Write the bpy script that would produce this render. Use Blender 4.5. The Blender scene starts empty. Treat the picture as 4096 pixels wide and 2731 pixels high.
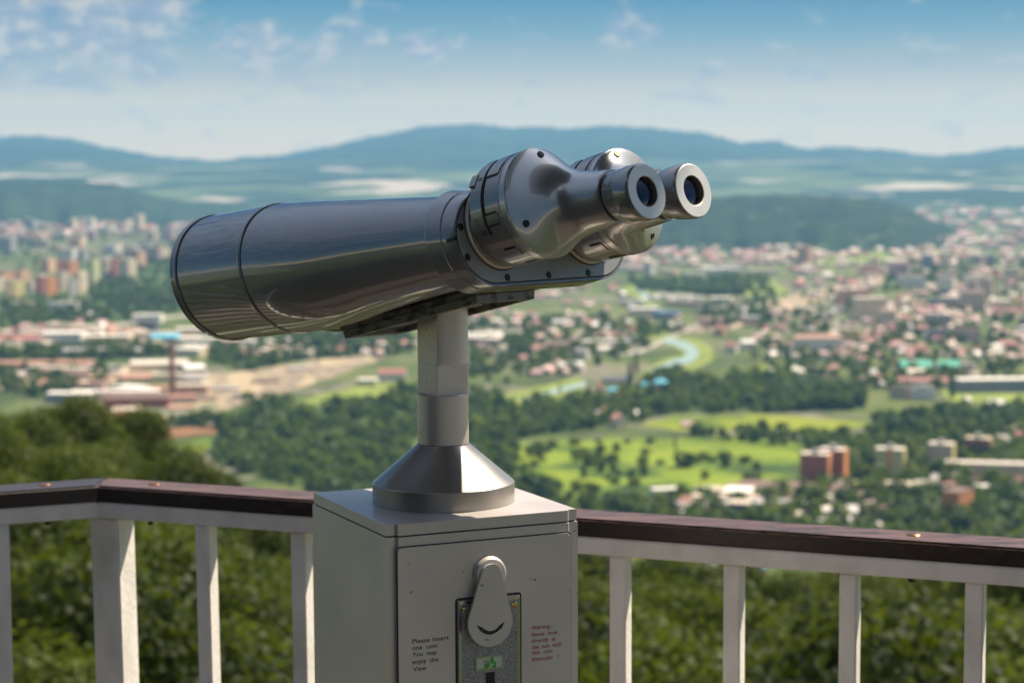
import bpy, bmesh, math, random
import numpy as np
from mathutils import Vector, Matrix

R = math.radians
rng = random.Random(11)
nrs = np.random.RandomState(5)
C = bpy.context.scene.collection
scene = bpy.context.scene

# ------------------------------------------------------------------ camera
FPX, PITCH, ROLL = 8000.0, .0895, .004          # focal length in photo pixels (4096 wide), pitch and roll in radians
CAM = Vector((0, 0, 1.62))
_f = Vector((0, math.cos(PITCH), -math.sin(PITCH)))
_r0, _d0 = Vector((1, 0, 0)), Vector((0, -math.sin(PITCH), -math.cos(PITCH)))
_r = math.cos(ROLL) * _r0 + math.sin(ROLL) * _d0
_d = -math.sin(ROLL) * _r0 + math.cos(ROLL) * _d0


def ray(px, py):
    return _f + _r * ((px - 2048) / FPX) + _d * ((py - 1365.5) / FPX)


def on_plane(px, py, p0, n):
    v = ray(px, py)
    return CAM + v * ((Vector(p0) - CAM).dot(n) / v.dot(n))


def pix(p):
    q = Vector(p) - CAM
    z = q.dot(_f)
    return 2048 + FPX * q.dot(_r) / z, 1365.5 + FPX * q.dot(_d) / z


VALLEY = -260.0


def V(px, py, z=VALLEY):
    return on_plane(px, py, (0, 0, z), Vector((0, 0, 1)))


cam_d = bpy.data.cameras.new('camera')
cam = bpy.data.objects.new('camera', cam_d)
C.objects.link(cam)
M3 = Matrix((_r, -_d, -_f)).transposed()
cam.matrix_world = Matrix.Translation(CAM) @ M3.to_4x4()
cam_d.lens = 50
cam_d.sensor_width = 50 * 4096 / FPX
cam_d.clip_start, cam_d.clip_end = .05, 80000
cam_d.dof.use_dof = True
cam_d.dof.focus_distance = 2.28
cam_d.dof.aperture_fstop = 5.5
scene.camera = cam

# ------------------------------------------------------------------ render settings
EXPO = 1.0
scene.view_settings.view_transform = 'Standard'
scene.view_settings.look = 'None'
scene.view_settings.gamma = 1
scene.view_settings.exposure = EXPO
cy = scene.cycles
cy.use_denoising = True
cy.max_bounces = 6
cy.diffuse_bounces = 3
cy.glossy_bounces = 4
cy.transmission_bounces = 4
cy.transparent_max_bounces = 8
cy.volume_bounces = 0
cy.sample_clamp_indirect = 6

# ------------------------------------------------------------------ helpers


def tag(o, label=None, cat=None, group=None, kind=None):
    for k, v in (('label', label), ('category', cat), ('group', group), ('kind', kind)):
        if v:
            o[k] = v
    return o


def thing(name, label, cat, loc=(0, 0, 0), group=None):
    o = bpy.data.objects.new(name, None)
    o.empty_display_size = .05
    C.objects.link(o)
    o.location = loc
    return tag(o, label, cat, group)


def finish(bm, sharp=35):
    bmesh.ops.recalc_face_normals(bm, faces=bm.faces)
    lim = R(sharp)
    for f in bm.faces:
        f.smooth = True
    for e in bm.edges:
        if len(e.link_faces) != 2 or e.calc_face_angle(0) > lim:
            e.smooth = False


def obj(name, bm, mat, parent=None, sharp=35, smooth=True, label=None):
    """links a bmesh (in world coordinates) as ONE object; its parent keeps it where it is"""
    if smooth:
        finish(bm, sharp)
    else:
        bmesh.ops.recalc_face_normals(bm, faces=bm.faces)
    me = bpy.data.meshes.new(name)
    bm.to_mesh(me)
    bm.free()
    for m in (mat if isinstance(mat, (list, tuple)) else [mat]):
        me.materials.append(m)
    return link(name, me, parent, label)


def link(name, me, parent=None, label=None):
    o = bpy.data.objects.new(name, me)
    C.objects.link(o)
    if parent is not None:
        o.parent = parent
        if parent.type == 'EMPTY':
            o.matrix_parent_inverse = Matrix.Translation(-parent.location)
    if label:
        o['label'] = label
    return o


def npmesh(name, verts, faces_n, loops, mats, mat_idx=None, smooth=False):
    """fast mesh: verts (n,3); faces all with faces_n corners; loops flat"""
    me = bpy.data.meshes.new(name)
    nv, nl = len(verts), len(loops)
    nf = nl // faces_n
    me.vertices.add(nv)
    me.vertices.foreach_set('co', np.asarray(verts, np.float32).ravel())
    me.loops.add(nl)
    me.loops.foreach_set('vertex_index', np.asarray(loops, np.int32))
    me.polygons.add(nf)
    me.polygons.foreach_set('loop_start', np.arange(0, nl, faces_n, dtype=np.int32))
    for m in mats:
        me.materials.append(m)
    if mat_idx is not None:
        me.polygons.foreach_set('material_index', np.asarray(mat_idx, np.int32))
    if smooth:
        me.polygons.foreach_set('use_smooth', np.ones(nf, bool))
    me.update(calc_edges=True)
    me.validate()
    return me


def box(bm, o, ex, ey, ez, bev=0, mi=0):
    """box from corner o along the three edge vectors"""
    o, ex, ey, ez = Vector(o), Vector(ex), Vector(ey), Vector(ez)
    vs = [bm.verts.new(o + ex * i + ey * j + ez * k) for k in (0, 1) for j in (0, 1) for i in (0, 1)]
    fs = [bm.faces.new([vs[i] for i in q]) for q in ((0, 2, 3, 1), (4, 5, 7, 6), (0, 1, 5, 4), (2, 6, 7, 3), (0, 4, 6, 2), (1, 3, 7, 5))]
    for f in fs:
        f.material_index = mi
    if bev:
        bmesh.ops.bevel(bm, geom=list({e for f in fs for e in f.edges}), offset=bev, segments=2, affect='EDGES', clamp_overlap=True)


def prism(bm, pts, dz, bev=0, seg=2, bev_top_only=False):
    """extrude a closed polygon (list of Vectors) by the vector dz"""
    dz = Vector(dz)
    a = [bm.verts.new(p) for p in pts]
    b = [bm.verts.new(Vector(p) + dz) for p in pts]
    n = len(pts)
    fa, fb = bm.faces.new(a[::-1]), bm.faces.new(b)
    for i in range(n):
        bm.faces.new((a[i], a[(i + 1) % n], b[(i + 1) % n], b[i]))
    if bev:
        es = list(fb.edges) if bev_top_only else list(fa.edges) + list(fb.edges)
        bmesh.ops.bevel(bm, geom=es, offset=bev, segments=seg, affect='EDGES', clamp_overlap=True)


def loft(bm, rings, cap0=True, cap1=True):
    vs = [[bm.verts.new(p) for p in r] for r in rings]
    n = len(vs[0])
    for a, b in zip(vs, vs[1:]):
        for i in range(n):
            bm.faces.new((a[i], a[(i + 1) % n], b[(i + 1) % n], b[i]))
    if cap0:
        bm.faces.new(vs[0][::-1])
    if cap1:
        bm.faces.new(vs[-1])


def ring(c, a, b, rad, n=64):
    c, a, b = Vector(c), Vector(a), Vector(b)
    return [c + (a * math.cos(2 * math.pi * i / n) + b * math.sin(2 * math.pi * i / n)) * rad for i in range(n)]


XA, YA, ZA = Vector((1, 0, 0)), Vector((0, 1, 0)), Vector((0, 0, 1))


def lathe(bm, c, axis, prof, n=64, cap0=True, cap1=True):
    """prof: list of (distance along axis, radius)"""
    axis = Vector(axis).normalized()
    a = axis.orthogonal().normalized()
    b = axis.cross(a)
    loft(bm, [ring(Vector(c) + axis * t, a, b, r, n) for t, r in prof], cap0, cap1)


# ------------------------------------------------------------------ materials
class NT:
    def __init__(self, m):
        m.use_nodes = True
        self.t = m.node_tree
        self.t.nodes.clear()

    def n(self, typ, **kw):
        x = self.t.nodes.new(typ)
        for k, v in kw.items():
            if k == 'inp':
                for i, val in v.items():
                    x.inputs[i].default_value = val
            else:
                setattr(x, k, v)
        return x

    def l(self, a, b):
        self.t.links.new(a, b)

    def math(self, op, a, b=None, c=None, clamp=False):
        x = self.n('ShaderNodeMath', operation=op, use_clamp=clamp)
        for i, v in enumerate((a, b, c)):
            if v is None:
                continue
            if isinstance(v, (int, float)):
                x.inputs[i].default_value = v
            else:
                self.l(v, x.inputs[i])
        return x.outputs[0]

    def ramp(self, src, stops, mode='LINEAR'):
        x = self.n('ShaderNodeValToRGB')
        x.color_ramp.interpolation = mode
        els = x.color_ramp.elements
        while len(els) < len(stops):
            els.new(.5)
        for e, (p, c) in zip(els, stops):
            e.position = p
            e.color = (c[0], c[1], c[2], 1) if not isinstance(c, (int, float)) else (c, c, c, 1)
        self.l(src, x.inputs[0])
        return x.outputs[0]

    def mix(self, fac, a, b):
        x = self.n('ShaderNodeMix', data_type='RGBA')
        for i, v in ((0, fac), (6, a), (7, b)):
            if isinstance(v, (int, float)):
                x.inputs[i].default_value = v
            elif isinstance(v, tuple):
                x.inputs[i].default_value = (v[0], v[1], v[2], 1)
            else:
                self.l(v, x.inputs[i])
        return x.outputs[2]

    def noise(self, vec, scale, detail=3, rough=.5, dist=0):
        x = self.n('ShaderNodeTexNoise', inp={'Scale': scale, 'Detail': detail, 'Roughness': rough, 'Distortion': dist})
        if vec is not None:
            self.l(vec, x.inputs['Vector'])
        return x.outputs[0]

    def coord(self, scale=None, rot=None):
        t = self.n('ShaderNodeTexCoord').outputs['Object']
        if scale or rot:
            m = self.n('ShaderNodeMapping')
            self.l(t, m.inputs[0])
            if scale:
                m.inputs['Scale'].default_value = scale
            if rot:
                m.inputs['Rotation'].default_value = rot
            t = m.outputs[0]
        return t


def mat(name, col, rough=.6, metal=0.0, coat=0.0, coat_rough=.03, spec=.5, var=0.0, var_scale=20, bump=0.0, bump_scale=200, col2=None,
        scale=None, rough_var=0.0, detail=4, lo=.35, hi=.65, trans=0.0, coat_ior=1.5, specks=False):
    m = bpy.data.materials.new(name)
    t = NT(m)
    p = t.n('ShaderNodeBsdfPrincipled', inp={'Base Color': (*col, 1), 'Roughness': rough, 'Metallic': metal, 'Coat Weight': coat, 'Coat Roughness': coat_rough, 'Coat IOR': coat_ior,
                                             'Specular IOR Level': spec})
    out = t.n('ShaderNodeOutputMaterial')
    t.l(p.outputs[0], out.inputs[0])
    co = t.coord(scale)
    if var or col2:
        nz = t.noise(co, var_scale, detail)
        c2 = col2 or tuple(c * (1 - var) for c in col)
        t.l(t.ramp(nz, [(lo, col), (hi, c2)]), p.inputs['Base Color'])
    if specks:
        sk = t.ramp(t.noise(co, 95, 2, .5), [(.735, 0.0), (.76, 1.0)])
        ln_ = p.inputs['Base Color'].links
        t.l(t.mix(t.math('MULTIPLY', sk, .7), ln_[0].from_socket if ln_ else (*col, 1), (.10, .09, .075)), p.inputs['Base Color'])
    if rough_var:
        nz = t.noise(co, var_scale * 2.3, 4)
        t.l(t.math('MULTIPLY_ADD', nz, rough_var, rough - rough_var / 2), p.inputs['Roughness'])
    if bump:
        nb = t.noise(co, bump_scale, 3)
        b = t.n('ShaderNodeBump', inp={'Strength': bump, 'Distance': .002})
        t.l(nb, b.inputs['Height'])
        t.l(b.outputs[0], p.inputs['Normal'])
    if trans:
        tr = t.n('ShaderNodeBsdfTranslucent', inp={'Color': (*[min(1, c * 1.5) for c in col], 1)})
        mx = t.n('ShaderNodeMixShader', inp={0: trans})
        t.l(p.outputs[0], mx.inputs[1])
        t.l(tr.outputs[0], mx.inputs[2])
        t.l(mx.outputs[0], out.inputs[0])
    return m


M_silver = mat('silver_lacquer', (.235, .23, .215), .36, .4, coat=1.0, coat_rough=.012, coat_ior=1.8, var=.10, var_scale=9, rough_var=.12)
M_bell = mat('silver_lacquer_satin', (.42, .41, .385), .32, .65, coat=1.0, coat_rough=.03, coat_ior=1.7, var=.08, var_scale=14, rough_var=.1)
M_rim = mat('silver_matt_rim', (.74, .73, .69), .48, .35, coat=.15, var=.06, var_scale=60)
M_cab = mat('cabinet_grey_paint', (.71, .625, .565), .42, .5, coat=.35, coat_rough=.14, var=.16, var_scale=5, rough_var=.22, specks=True)
M_cone = mat('satin_cone_paint', (.33, .31, .285), .36, .75, coat=.35, coat_rough=.2, var=.16, var_scale=11, rough_var=.18, specks=True)
M_plate = mat('grey_cast_plate', (.34, .345, .335), .45, .3, coat=.3, coat_rough=.15, var=.22, var_scale=30, lo=.5, hi=.8)
M_bracket = mat('worn_grey_bracket', (.20, .20, .185), .5, .3, coat=.2, coat_rough=.2, col2=(.075, .072, .065), var_scale=45, scale=(1, 1, 2.5), lo=.52, hi=.58)
M_dark = mat('dark_recess', (.012, .011, .010), .5)
M_groove = mat('dark_groove', (.02, .018, .016), .6)
M_screw = mat('dark_steel_screw', (.10, .095, .085), .35, .8, var=.4, var_scale=300)
M_brass = mat('brass_rivet', (.55, .42, .20), .22, 1.0, var=.2, var_scale=200)
M_chrome = mat('chrome_bezel', (.62, .62, .62), .07, 1.0)
M_sparkle = mat('silver_sparkle_plate', (.40, .39, .37), .38, .8, bump=.9, bump_scale=420, var=.4, var_scale=420)
M_black = mat('black_print', (.012, .012, .012), .5)
M_red = mat('dark_red_print', (.36, .014, .018), .5)
M_labelw = mat('label_white', (.62, .66, .55), .15, coat=1, coat_rough=.02)
M_green = mat('label_green', (.05, .42, .03), .3)
M_redtxt = mat('label_red', (.55, .05, .03), .3)
M_lens = mat('coated_lens', (.006, .009, .034), .03, 0.0, coat=.25, coat_rough=.0, spec=.35)
M_obj = mat('objective_glass', (.01, .012, .02), .02, 0, coat=1, coat_rough=0)
M_white = mat('white_timber_paint', (.88, .81, .735), .55, 0, var_scale=18, col2=(.70, .645, .57), lo=.45, hi=.75, bump=.5, bump_scale=140, scale=(1, 1, .6))
M_deck = None


def wood_mat(name, col, col2, rough=.45, coat=.4, rot=0.0, bump=.6):
    m = bpy.data.materials.new(name)
    t = NT(m)
    p = t.n('ShaderNodeBsdfPrincipled', inp={'Roughness': rough, 'Coat Weight': coat, 'Coat Roughness': .25})
    out = t.n('ShaderNodeOutputMaterial')
    t.l(p.outputs[0], out.inputs[0])
    co = t.coord((7, 160, 160), (0, 0, rot))
    co2 = t.coord((5, 90, 60), (0, 0, rot))
    n1 = t.noise(co, 1.0, 5, .6)
    n2 = t.noise(co2, 1.6, 6, .7)
    c = t.ramp(n1, [(.3, col2), (.7, col)])
    crack = t.ramp(n2, [(.41, 0.0), (.46, 1.0)])
    c2 = t.mix(crack, (.03, .018, .012), c)
    t.l(c2, p.inputs['Base Color'])
    h = t.math('ADD', t.math('MULTIPLY', crack, 1.0), t.math('MULTIPLY', n1, .35))
    b = t.n('ShaderNodeBump', inp={'Strength': bump, 'Distance': .003})
    t.l(h, b.inputs['Height'])
    t.l(b.outputs[0], p.inputs['Normal'])
    return m


# ------------------------------------------------------------------ world, sun, haze
SUN_AZ, SUN_EL = R(54), R(56.2)        # to the right of straight ahead, above the horizon
sdir = Vector((math.sin(SUN_AZ) * math.cos(SUN_EL), math.cos(SUN_AZ) * math.cos(SUN_EL), math.sin(SUN_EL)))
sun_d = bpy.data.lights.new('sun', 'SUN')
sun_d.energy = 5.0
sun_d.angle = R(.53)
sun_d.color = (1.0, .89, .73)
sun = bpy.data.objects.new('sun', sun_d)
C.objects.link(sun)
sun.rotation_euler = (-sdir).to_track_quat('-Z', 'Y').to_euler()
sun.location = sdir * 50

world = bpy.data.worlds.new('World')
scene.world = world
w = NT(world)
wo = w.n('ShaderNodeOutputWorld')
sky = w.n('ShaderNodeTexSky', sky_type='NISHITA', sun_disc=False, sun_elevation=SUN_EL, sun_rotation=SUN_AZ, altitude=400, air_density=1.0, dust_density=.6, ozone_density=2.0)
bg = w.n('ShaderNodeBackground', inp={'Strength': .14})
hs = w.n('ShaderNodeHueSaturation', inp={'Saturation': .6})
w.l(sky.outputs[0], hs.inputs['Color'])
w.l(hs.outputs[0], bg.inputs[0])
tc = w.n('ShaderNodeTexCoord')
sep = w.n('ShaderNodeSeparateXYZ')
w.l(tc.outputs['Generated'], sep.inputs[0])
X_, Y_, Z_ = sep.outputs
az = w.math('ARCTAN2', X_, Y_)
el = w.math('ARCSINE', Z_)
# low sky: creamy haze at the skyline, turning clear blue within a few degrees
LOWK = 1 / 2 ** EXPO
low = w.ramp(w.math('MULTIPLY', el, 1 / .16), [(p_, tuple(LOWK * x for x in c_)) for p_, c_ in [(0.0, (1.36, .97, .50)), (.09, (1.28, .95, .53)), (.18, (1.02, .82, .54)), (.275, (.56, .565, .51)), (.40, (.215, .385, .47)), (.52, (.080, .265, .43)), (1.0, (.03, .13, .31))]])
# clouds: ragged noise, gathered in banks
cv = w.n('ShaderNodeCombineXYZ')
w.l(w.math('MULTIPLY', az, 24), cv.inputs[0])
w.l(w.math('MULTIPLY', el, 46), cv.inputs[1])
cn = w.noise(cv.outputs[0], 1.0, 7, .56, .25)
cn2 = w.noise(cv.outputs[0], 2.9, 6, .6, .2)
bank = None
for px_, py_, sx, sy, k in ((150, 60, 700, 330, .54), (1020, 190, 330, 130, .38), (1360, 180, 220, 95, .36), (1720, 190, 160, 70, .30), (2500, 150, 150, 55, .26), (1640, 345, 330, 50, .22), (2200, 335, 150, 35, .24),
                            (3160, 320, 150, 40, .24), (2850, 295, 70, 50, .22), (3680, 255, 190, 60, .26), (3080, 210, 40, 30, .24), (500, 300, 800, 90, .20), (2100, 240, 60, 40, .2), (2600, 420, 260, 50, .16)):
    a0, e0 = math.atan((px_ - 2048) / FPX), (648 - py_) / FPX
    dx = w.math('MULTIPLY', w.math('SUBTRACT', az, a0), FPX / sx)
    dy = w.math('MULTIPLY', w.math('SUBTRACT', el, e0), FPX / sy)
    q = w.math('SUBTRACT', 1.0, w.math('ADD', w.math('MULTIPLY', dx, dx), w.math('MULTIPLY', dy, dy)), clamp=True)
    q = w.math('MULTIPLY', w.math('POWER', q, .6), k * 1.55)
    bank = q if bank is None else w.math('MAXIMUM', bank, q)
dens = w.math('ADD', w.math('MULTIPLY_ADD', cn, 2.4, -1.2), w.math('MULTIPLY_ADD', cn2, 1.1, -.55))
high = w.math('MINIMUM', w.math('MULTIPLY', w.math('SUBTRACT', el, .14, clamp=True), 1.2), .42)          # scattered cloud higher up too
dens = w.math('ADD', dens, w.math('SUBTRACT', w.math('MAXIMUM', bank, high), .16))
cover = w.ramp(dens, [(.0, 0.0), (.50, 1.0)])
shade = w.ramp(cn2, [(.36, (.31 * LOWK, .38 * LOWK, .50 * LOWK)), (.50, (.42 * LOWK, .46 * LOWK, .54 * LOWK)), (.60, (.70 * LOWK, .655 * LOWK, .60 * LOWK))])
upper = w.n('ShaderNodeBackground', inp={'Strength': 1.0})
low = w.mix(w.ramp(w.math('MULTIPLY_ADD', el, 10, .5), [(.40, 1.0), (.49, 0.0)]), low, (.045, .055, .03))
lowc = w.mix(w.math('MULTIPLY', cover, .85), low, shade)
w.l(lowc, upper.inputs[0])
blend = w.ramp(w.math('MULTIPLY', el, 1.0), [(.44, 0.0), (.80, 1.0)])
mx = w.n('ShaderNodeMixShader')
w.l(blend, mx.inputs[0])
w.l(upper.outputs[0], mx.inputs[1])
w.l(bg.outputs[0], mx.inputs[2])
w.l(mx.outputs[0], wo.inputs[0])

HAZE = 4.3e-5
hm = bpy.data.materials.new('haze_air')
t = NT(hm)
pv = t.n('ShaderNodeVolumePrincipled', inp={'Color': (.25, .57, .88, 1), 'Density': HAZE, 'Anisotropy': .1})
ho = t.n('ShaderNodeOutputMaterial')
t.l(pv.outputs[0], ho.inputs['Volume'])
bm = bmesh.new()
box(bm, (-14000, -300, VALLEY - 60), (28000, 0, 0), (0, 23500, 0), (0, 0, 900))
hz = obj('haze', bm, hm, smooth=False)
tag(hz, kind='stuff')

# ------------------------------------------------------------------ coin operated binoculars
PHI = .4316
F0 = Vector((-.1482, 2.2917, 0))                    # near front corner of the cabinet, on the deck
ce = Vector((math.cos(PHI), math.sin(PHI), 0))       # along the front, to the right
cdp = Vector((-math.sin(PHI), math.cos(PHI), 0))     # into the depth
cn_ = -cdp                                           # front normal
CW, CD, CTOP = .25, .2567, 1.201
AX = Vector((-.0858, 2.4608, 0))
bino = thing('coin_binoculars', 'large silver coin operated binoculars on a grey cabinet behind the railing corner', 'binoculars', (AX.x, AX.y, 0))


def outline(inset=0.0, prot=.0045):
    """plan of the cabinet: plain sides, a middle panel standing proud of the front"""
    i = inset
    s0, s1, sl = .0128, .0128, .0022
    P = lambda s, d: F0 + ce * s + cdp * d
    pts = [P(i, i), P(s0 - .001, i), P(s0 - .0005, i + .0012), P(s0, i + .0012), P(s0 + sl, i - prot), P(CW - s1 - sl, i - prot), P(CW - s1, i - prot + .0025), P(CW - s1, i), P(CW - i, i), P(CW - i, CD - i), P(i, CD - i)]
    return pts


bm = bmesh.new()
prism(bm, [p + ZA * 0 for p in outline()], ZA * 1.186, .0012, 2, True)
cabinet = obj('cabinet', bm, M_cab, bino)
bm = bmesh.new()
prism(bm, [p + ZA * 1.1862 for p in outline(.003, .0)], ZA * .002)
obj('lid_gap', bm, M_groove, cabinet)
bm = bmesh.new()
prism(bm, [p + ZA * 1.1878 for p in outline(.0012)], ZA * (CTOP - 1.1878), .002, 2, True)
lid = obj('cabinet_lid', bm, M_cab, bino)
# door in the proud front panel
fn = .0045


def D(s, z, off=0.0):
    return F0 + ce * s + cn_ * (fn + off) + ZA * z


def doorpix(px, py, off=0.0):
    p = on_plane(px, py, D(0, 0, off), cn_)
    q = p - F0
    return q.dot(ce), p.z


def rrect(s0, s1, z0, z1, r, n=5):
    pts = []
    for cx, cz, a0 in ((s1 - r, z1 - r, 0), (s0 + r, z1 - r, 90), (s0 + r, z0 + r, 180), (s1 - r, z0 + r, 270)):
        for k in range(n + 1):
            a = R(a0 + 90 * k / n)
            pts.append((cx + r * math.cos(a), cz + r * math.sin(a)))
    return pts


ds0, dzt = doorpix(1588, 2191)
ds1 = doorpix(2281, 2127)[0]
bm = bmesh.new()
prism(bm, [D(s, z, .0004) for s, z in rrect(ds0 - .0013, ds1 + .0011, .12, dzt + .0014, .005)], cn_ * .0003)
obj('door_gap', bm, M_groove, cabinet)
bm = bmesh.new()
prism(bm, [D(s, z, .0002) for s, z in rrect(ds0, ds1, .1215, dzt, .0045)], cn_ * .0022, .0016, 3, True)
door = obj('cabinet_door', bm, M_cab, bino, sharp=50)
DO = .0024     # door face above the panel face


def text_mesh(body, width, cap=None):
    cu = bpy.data.curves.new('t', 'FONT')
    cu.body = body
    cu.size = 1
    cu.resolution_u = 3
    o = bpy.data.objects.new('t', cu)
    C.objects.link(o)
    dg = bpy.context.evaluated_depsgraph_get()
    me = bpy.data.meshes.new_from_object(o.evaluated_get(dg))
    bpy.data.objects.remove(o)
    bpy.data.curves.remove(cu)
    vs = [v.co.copy() for v in me.vertices]
    fs = [list(p.vertices) for p in me.polygons]
    x0, x1 = min(v.x for v in vs), max(v.x for v in vs)
    sc = width / (x1 - x0)
    return [((v.x - x0) * sc, v.y, v.z) for v in vs], fs


def lettering(name, lines, material, off, parent, bold=0.0):
    """lines: (text, left px, baseline px, right px, right baseline px, height of capitals in m)"""
    bm = bmesh.new()
    for body, x0, y0, x1, y1, cap in lines:
        s0, z0 = doorpix(x0, y0, off)
        s1, z1 = doorpix(x1, y1, off)
        vs, fs = text_mesh(body, s1 - s0)
        for dx, dy in ((0, 0), (bold, 0), (0, bold), (bold, bold)) if bold else ((0, 0),):
            vv = [bm.verts.new(D(s0 + x + dx, z0 + y * cap / .69 + dy, off + .00005 + .000012 * (dx + 2 * dy) / max(bold, 1e-9) * (1 if bold else 0))) for x, y, z in vs]
            for f in fs:
                try:
                    bm.faces.new([vv[i] for i in f])
                except ValueError:
                    pass
    return obj(name, bm, material, parent, smooth=False)


lettering('instruction_lettering', [('Please insert', 1649, 2572.5, 1794.5, 2557.5, .0050), ('one  coin', 1649, 2599, 1747.5, 2588.5, .0050), ('You  may', 1650, 2625.5, 1746, 2616, .0050),
                                    ('enjoy  the', 1649, 2655, 1752, 2644, .0050), ('View', 1652.5, 2683.5, 1704.5, 2678, .0050)], M_black, DO, door, .00022)
lettering('warning_lettering', [('Warning :', 2126, 2517.5, 2208, 2508, .0046), ('Never  look', 2126, 2545, 2230, 2534, .0047), ('directly  at', 2126, 2570, 2223, 2560, .0047), ('the  sun  with', 2127, 2595, 2246, 2582, .0047),
                                ('this  coin', 2128, 2617, 2209.5, 2608.5, .0047), ('binocular   !', 2128, 2643, 2234, 2631, .0047)], M_red, DO, door, .0002)

# coin mechanism plate
ps0, pzt = doorpix(1817, 2391)
ps1 = doorpix(2081.5, 2363)[0]
bm = bmesh.new()
prism(bm, [D(s, z, DO - .0004) for s, z in rrect(ps0, ps1, .70, pzt, .004)], cn_ * .0008)
coin = obj('coin_panel', bm, M_dark, bino)
q0, q1, zt = ps0 + .0022, ps1 - .0018, pzt - .002
bm = bmesh.new()
o_, i_ = rrect(q0, q1, .702, zt, .002), rrect(q0 + .0062, q1 - .0062, .708, zt - .0072, .0012)
a = [bm.verts.new(D(s, z, DO + .0005)) for s, z in o_]
b = [bm.verts.new(D(s, z, DO + .0032)) for s, z in rrect(q0 + .0012, q1 - .0012, .703, zt - .0012, .002)]
c = [bm.verts.new(D(s, z, DO + .0022)) for s, z in i_]
n = len(a)
for k in range(n):
    bm.faces.new((a[k], a[(k + 1) % n], b[(k + 1) % n], b[k]))
    bm.faces.new((b[k], b[(k + 1) % n], c[(k + 1) % n], c[k]))
obj('bezel', bm, M_chrome, coin, sharp=15)
bm = bmesh.new()
prism(bm, [D(s, z, DO) for s, z in rrect(q0 + .004, q1 - .004, .705, zt - .0045, .001)], cn_ * .0025)
obj('textured_plate', bm, M_sparkle, coin)
PO = DO + .0026
for px_, py_ in ((1856, 2435), (2058, 2416)):
    s, z = doorpix(px_, py_, PO)
    bm = bmesh.new()
    lathe(bm, D(s, z, PO - .0002), cn_, [(0, .0040), (.0012, .0038), (.0022, .0028), (.0027, .0012)], 24)
    obj('rivet', bm, M_brass, coin)
# little label window with the tree and river emblem
ls0, lz1 = doorpix(1900, 2627, PO)
ls1, lz0 = doorpix(2015, 2668, PO)
bm = bmesh.new()
fo, fi = rrect(ls0, ls1, lz0, lz1, .001), rrect(ls0 + .0022, ls1 - .0018, lz0 + .002, lz1 - .002, .0008)
a = [bm.verts.new(D(s, z, PO)) for s, z in fo]
b = [bm.verts.new(D(s, z, PO + .0012)) for s, z in fo]
c = [bm.verts.new(D(s, z, PO + .0012)) for s, z in fi]
d = [bm.verts.new(D(s, z, PO + .0002)) for s, z in fi]
n = len(a)
for u_, v_ in ((a, b), (b, c), (c, d)):
    for k in range(n):
        bm.faces.new((u_[k], u_[(k + 1) % n], v_[(k + 1) % n], v_[k]))
obj('label_frame', bm, M_chrome, coin, sharp=20)
bm = bmesh.new()
prism(bm, [D(s, z, PO + .0001) for s, z in fi], cn_ * .0004)
obj('label', bm, M_labelw, coin)
LO = PO + .00065


def emblem(px_, py_):
    s, z = doorpix(px_, py_, LO)
    return D(s, z, LO)


def zz(x, y):
    return emblem(1880 + x / 5.2267, 2440 + y / 5.2267)


bm = bmesh.new()
for k, poly in enumerate((((300, 1100), (330, 1097), (430, 1128), (410, 1160), (350, 1205), (300, 1207)), ((345, 1090), (548, 1068), (546, 1180), (440, 1190), (500, 1135), (520, 1118), (470, 1105), (360, 1112)),
                          ((448, 1085), (448, 1060), (400, 1064), (440, 1020), (418, 1022), (448, 985), (432, 986), (460, 962), (490, 984), (474, 986), (505, 1014), (482, 1016), (530, 1055), (478, 1059), (478, 1083)))):
    bm.faces.new([bm.verts.new(zz(*q) + cn_ * .00003 * k) for q in poly])
obj('emblem', bm, M_green, coin, smooth=False)
lettering('emblem_lettering', [('Sipuls', 1880 + 282 / 5.2267, 2440 + 1080 / 5.2267, 1880 + 400 / 5.2267, 2440 + 1066 / 5.2267, .0022)], M_redtxt, LO + .0001, coin, .00012)
cs0, cz1 = doorpix(1943, 2689, PO)
cs1 = doorpix(1979, 2686, PO)[0]
bm = bmesh.new()
prism(bm, [D(s, z, PO) for s, z in rrect(cs0, cs1, cz1 - .034, cz1, .0004)], cn_ * .0003)
obj('coin_slot', bm, M_dark, coin)

# turning lever: hub and drop shaped arm with a double arrow
hs, hzz = doorpix(1955, 2292, DO)
bm = bmesh.new()
lathe(bm, D(hs, hzz, DO - .0005), cn_, [(0, .0222), (.001, .0218), (.0075, .0198), (.0088, .0185), (.0092, .0172)], 64)
crank = obj('coin_lever', bm, M_cab, bino)
LV = DO + .0092
ts, tz = doorpix(1966, 2297, LV + .004)
bs_, bz_ = doorpix(1962, 2489, LV + .004)
r1, r2 = .0125, .0287
pts = []
L_ = math.hypot(ts - bs_, tz - bz_)
ax_ = math.atan2(tz - bz_, ts - bs_)
be = math.acos((r2 - r1) / L_)
for k in range(25):
    a = ax_ + be - 2 * be * k / 24
    pts.append((ts + r1 * math.cos(a), tz + r1 * math.sin(a)))
for k in range(49):
    a = ax_ - be - (2 * math.pi - 2 * be) * k / 48
    pts.append((bs_ + r2 * math.cos(a), bz_ + r2 * math.sin(a)))
bm = bmesh.new()
prism(bm, [D(s, z, LV) for s, z in pts], cn_ * .0042, .0006, 2)
obj('lever_arm', bm, M_cab, crank, sharp=50)
AO = LV + .0042 + .00015


def ar(x, y):
    s, z = doorpix(1880 + x / 5.2267, 2440 + y / 5.2267, AO)
    return D(s, z, AO)


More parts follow.
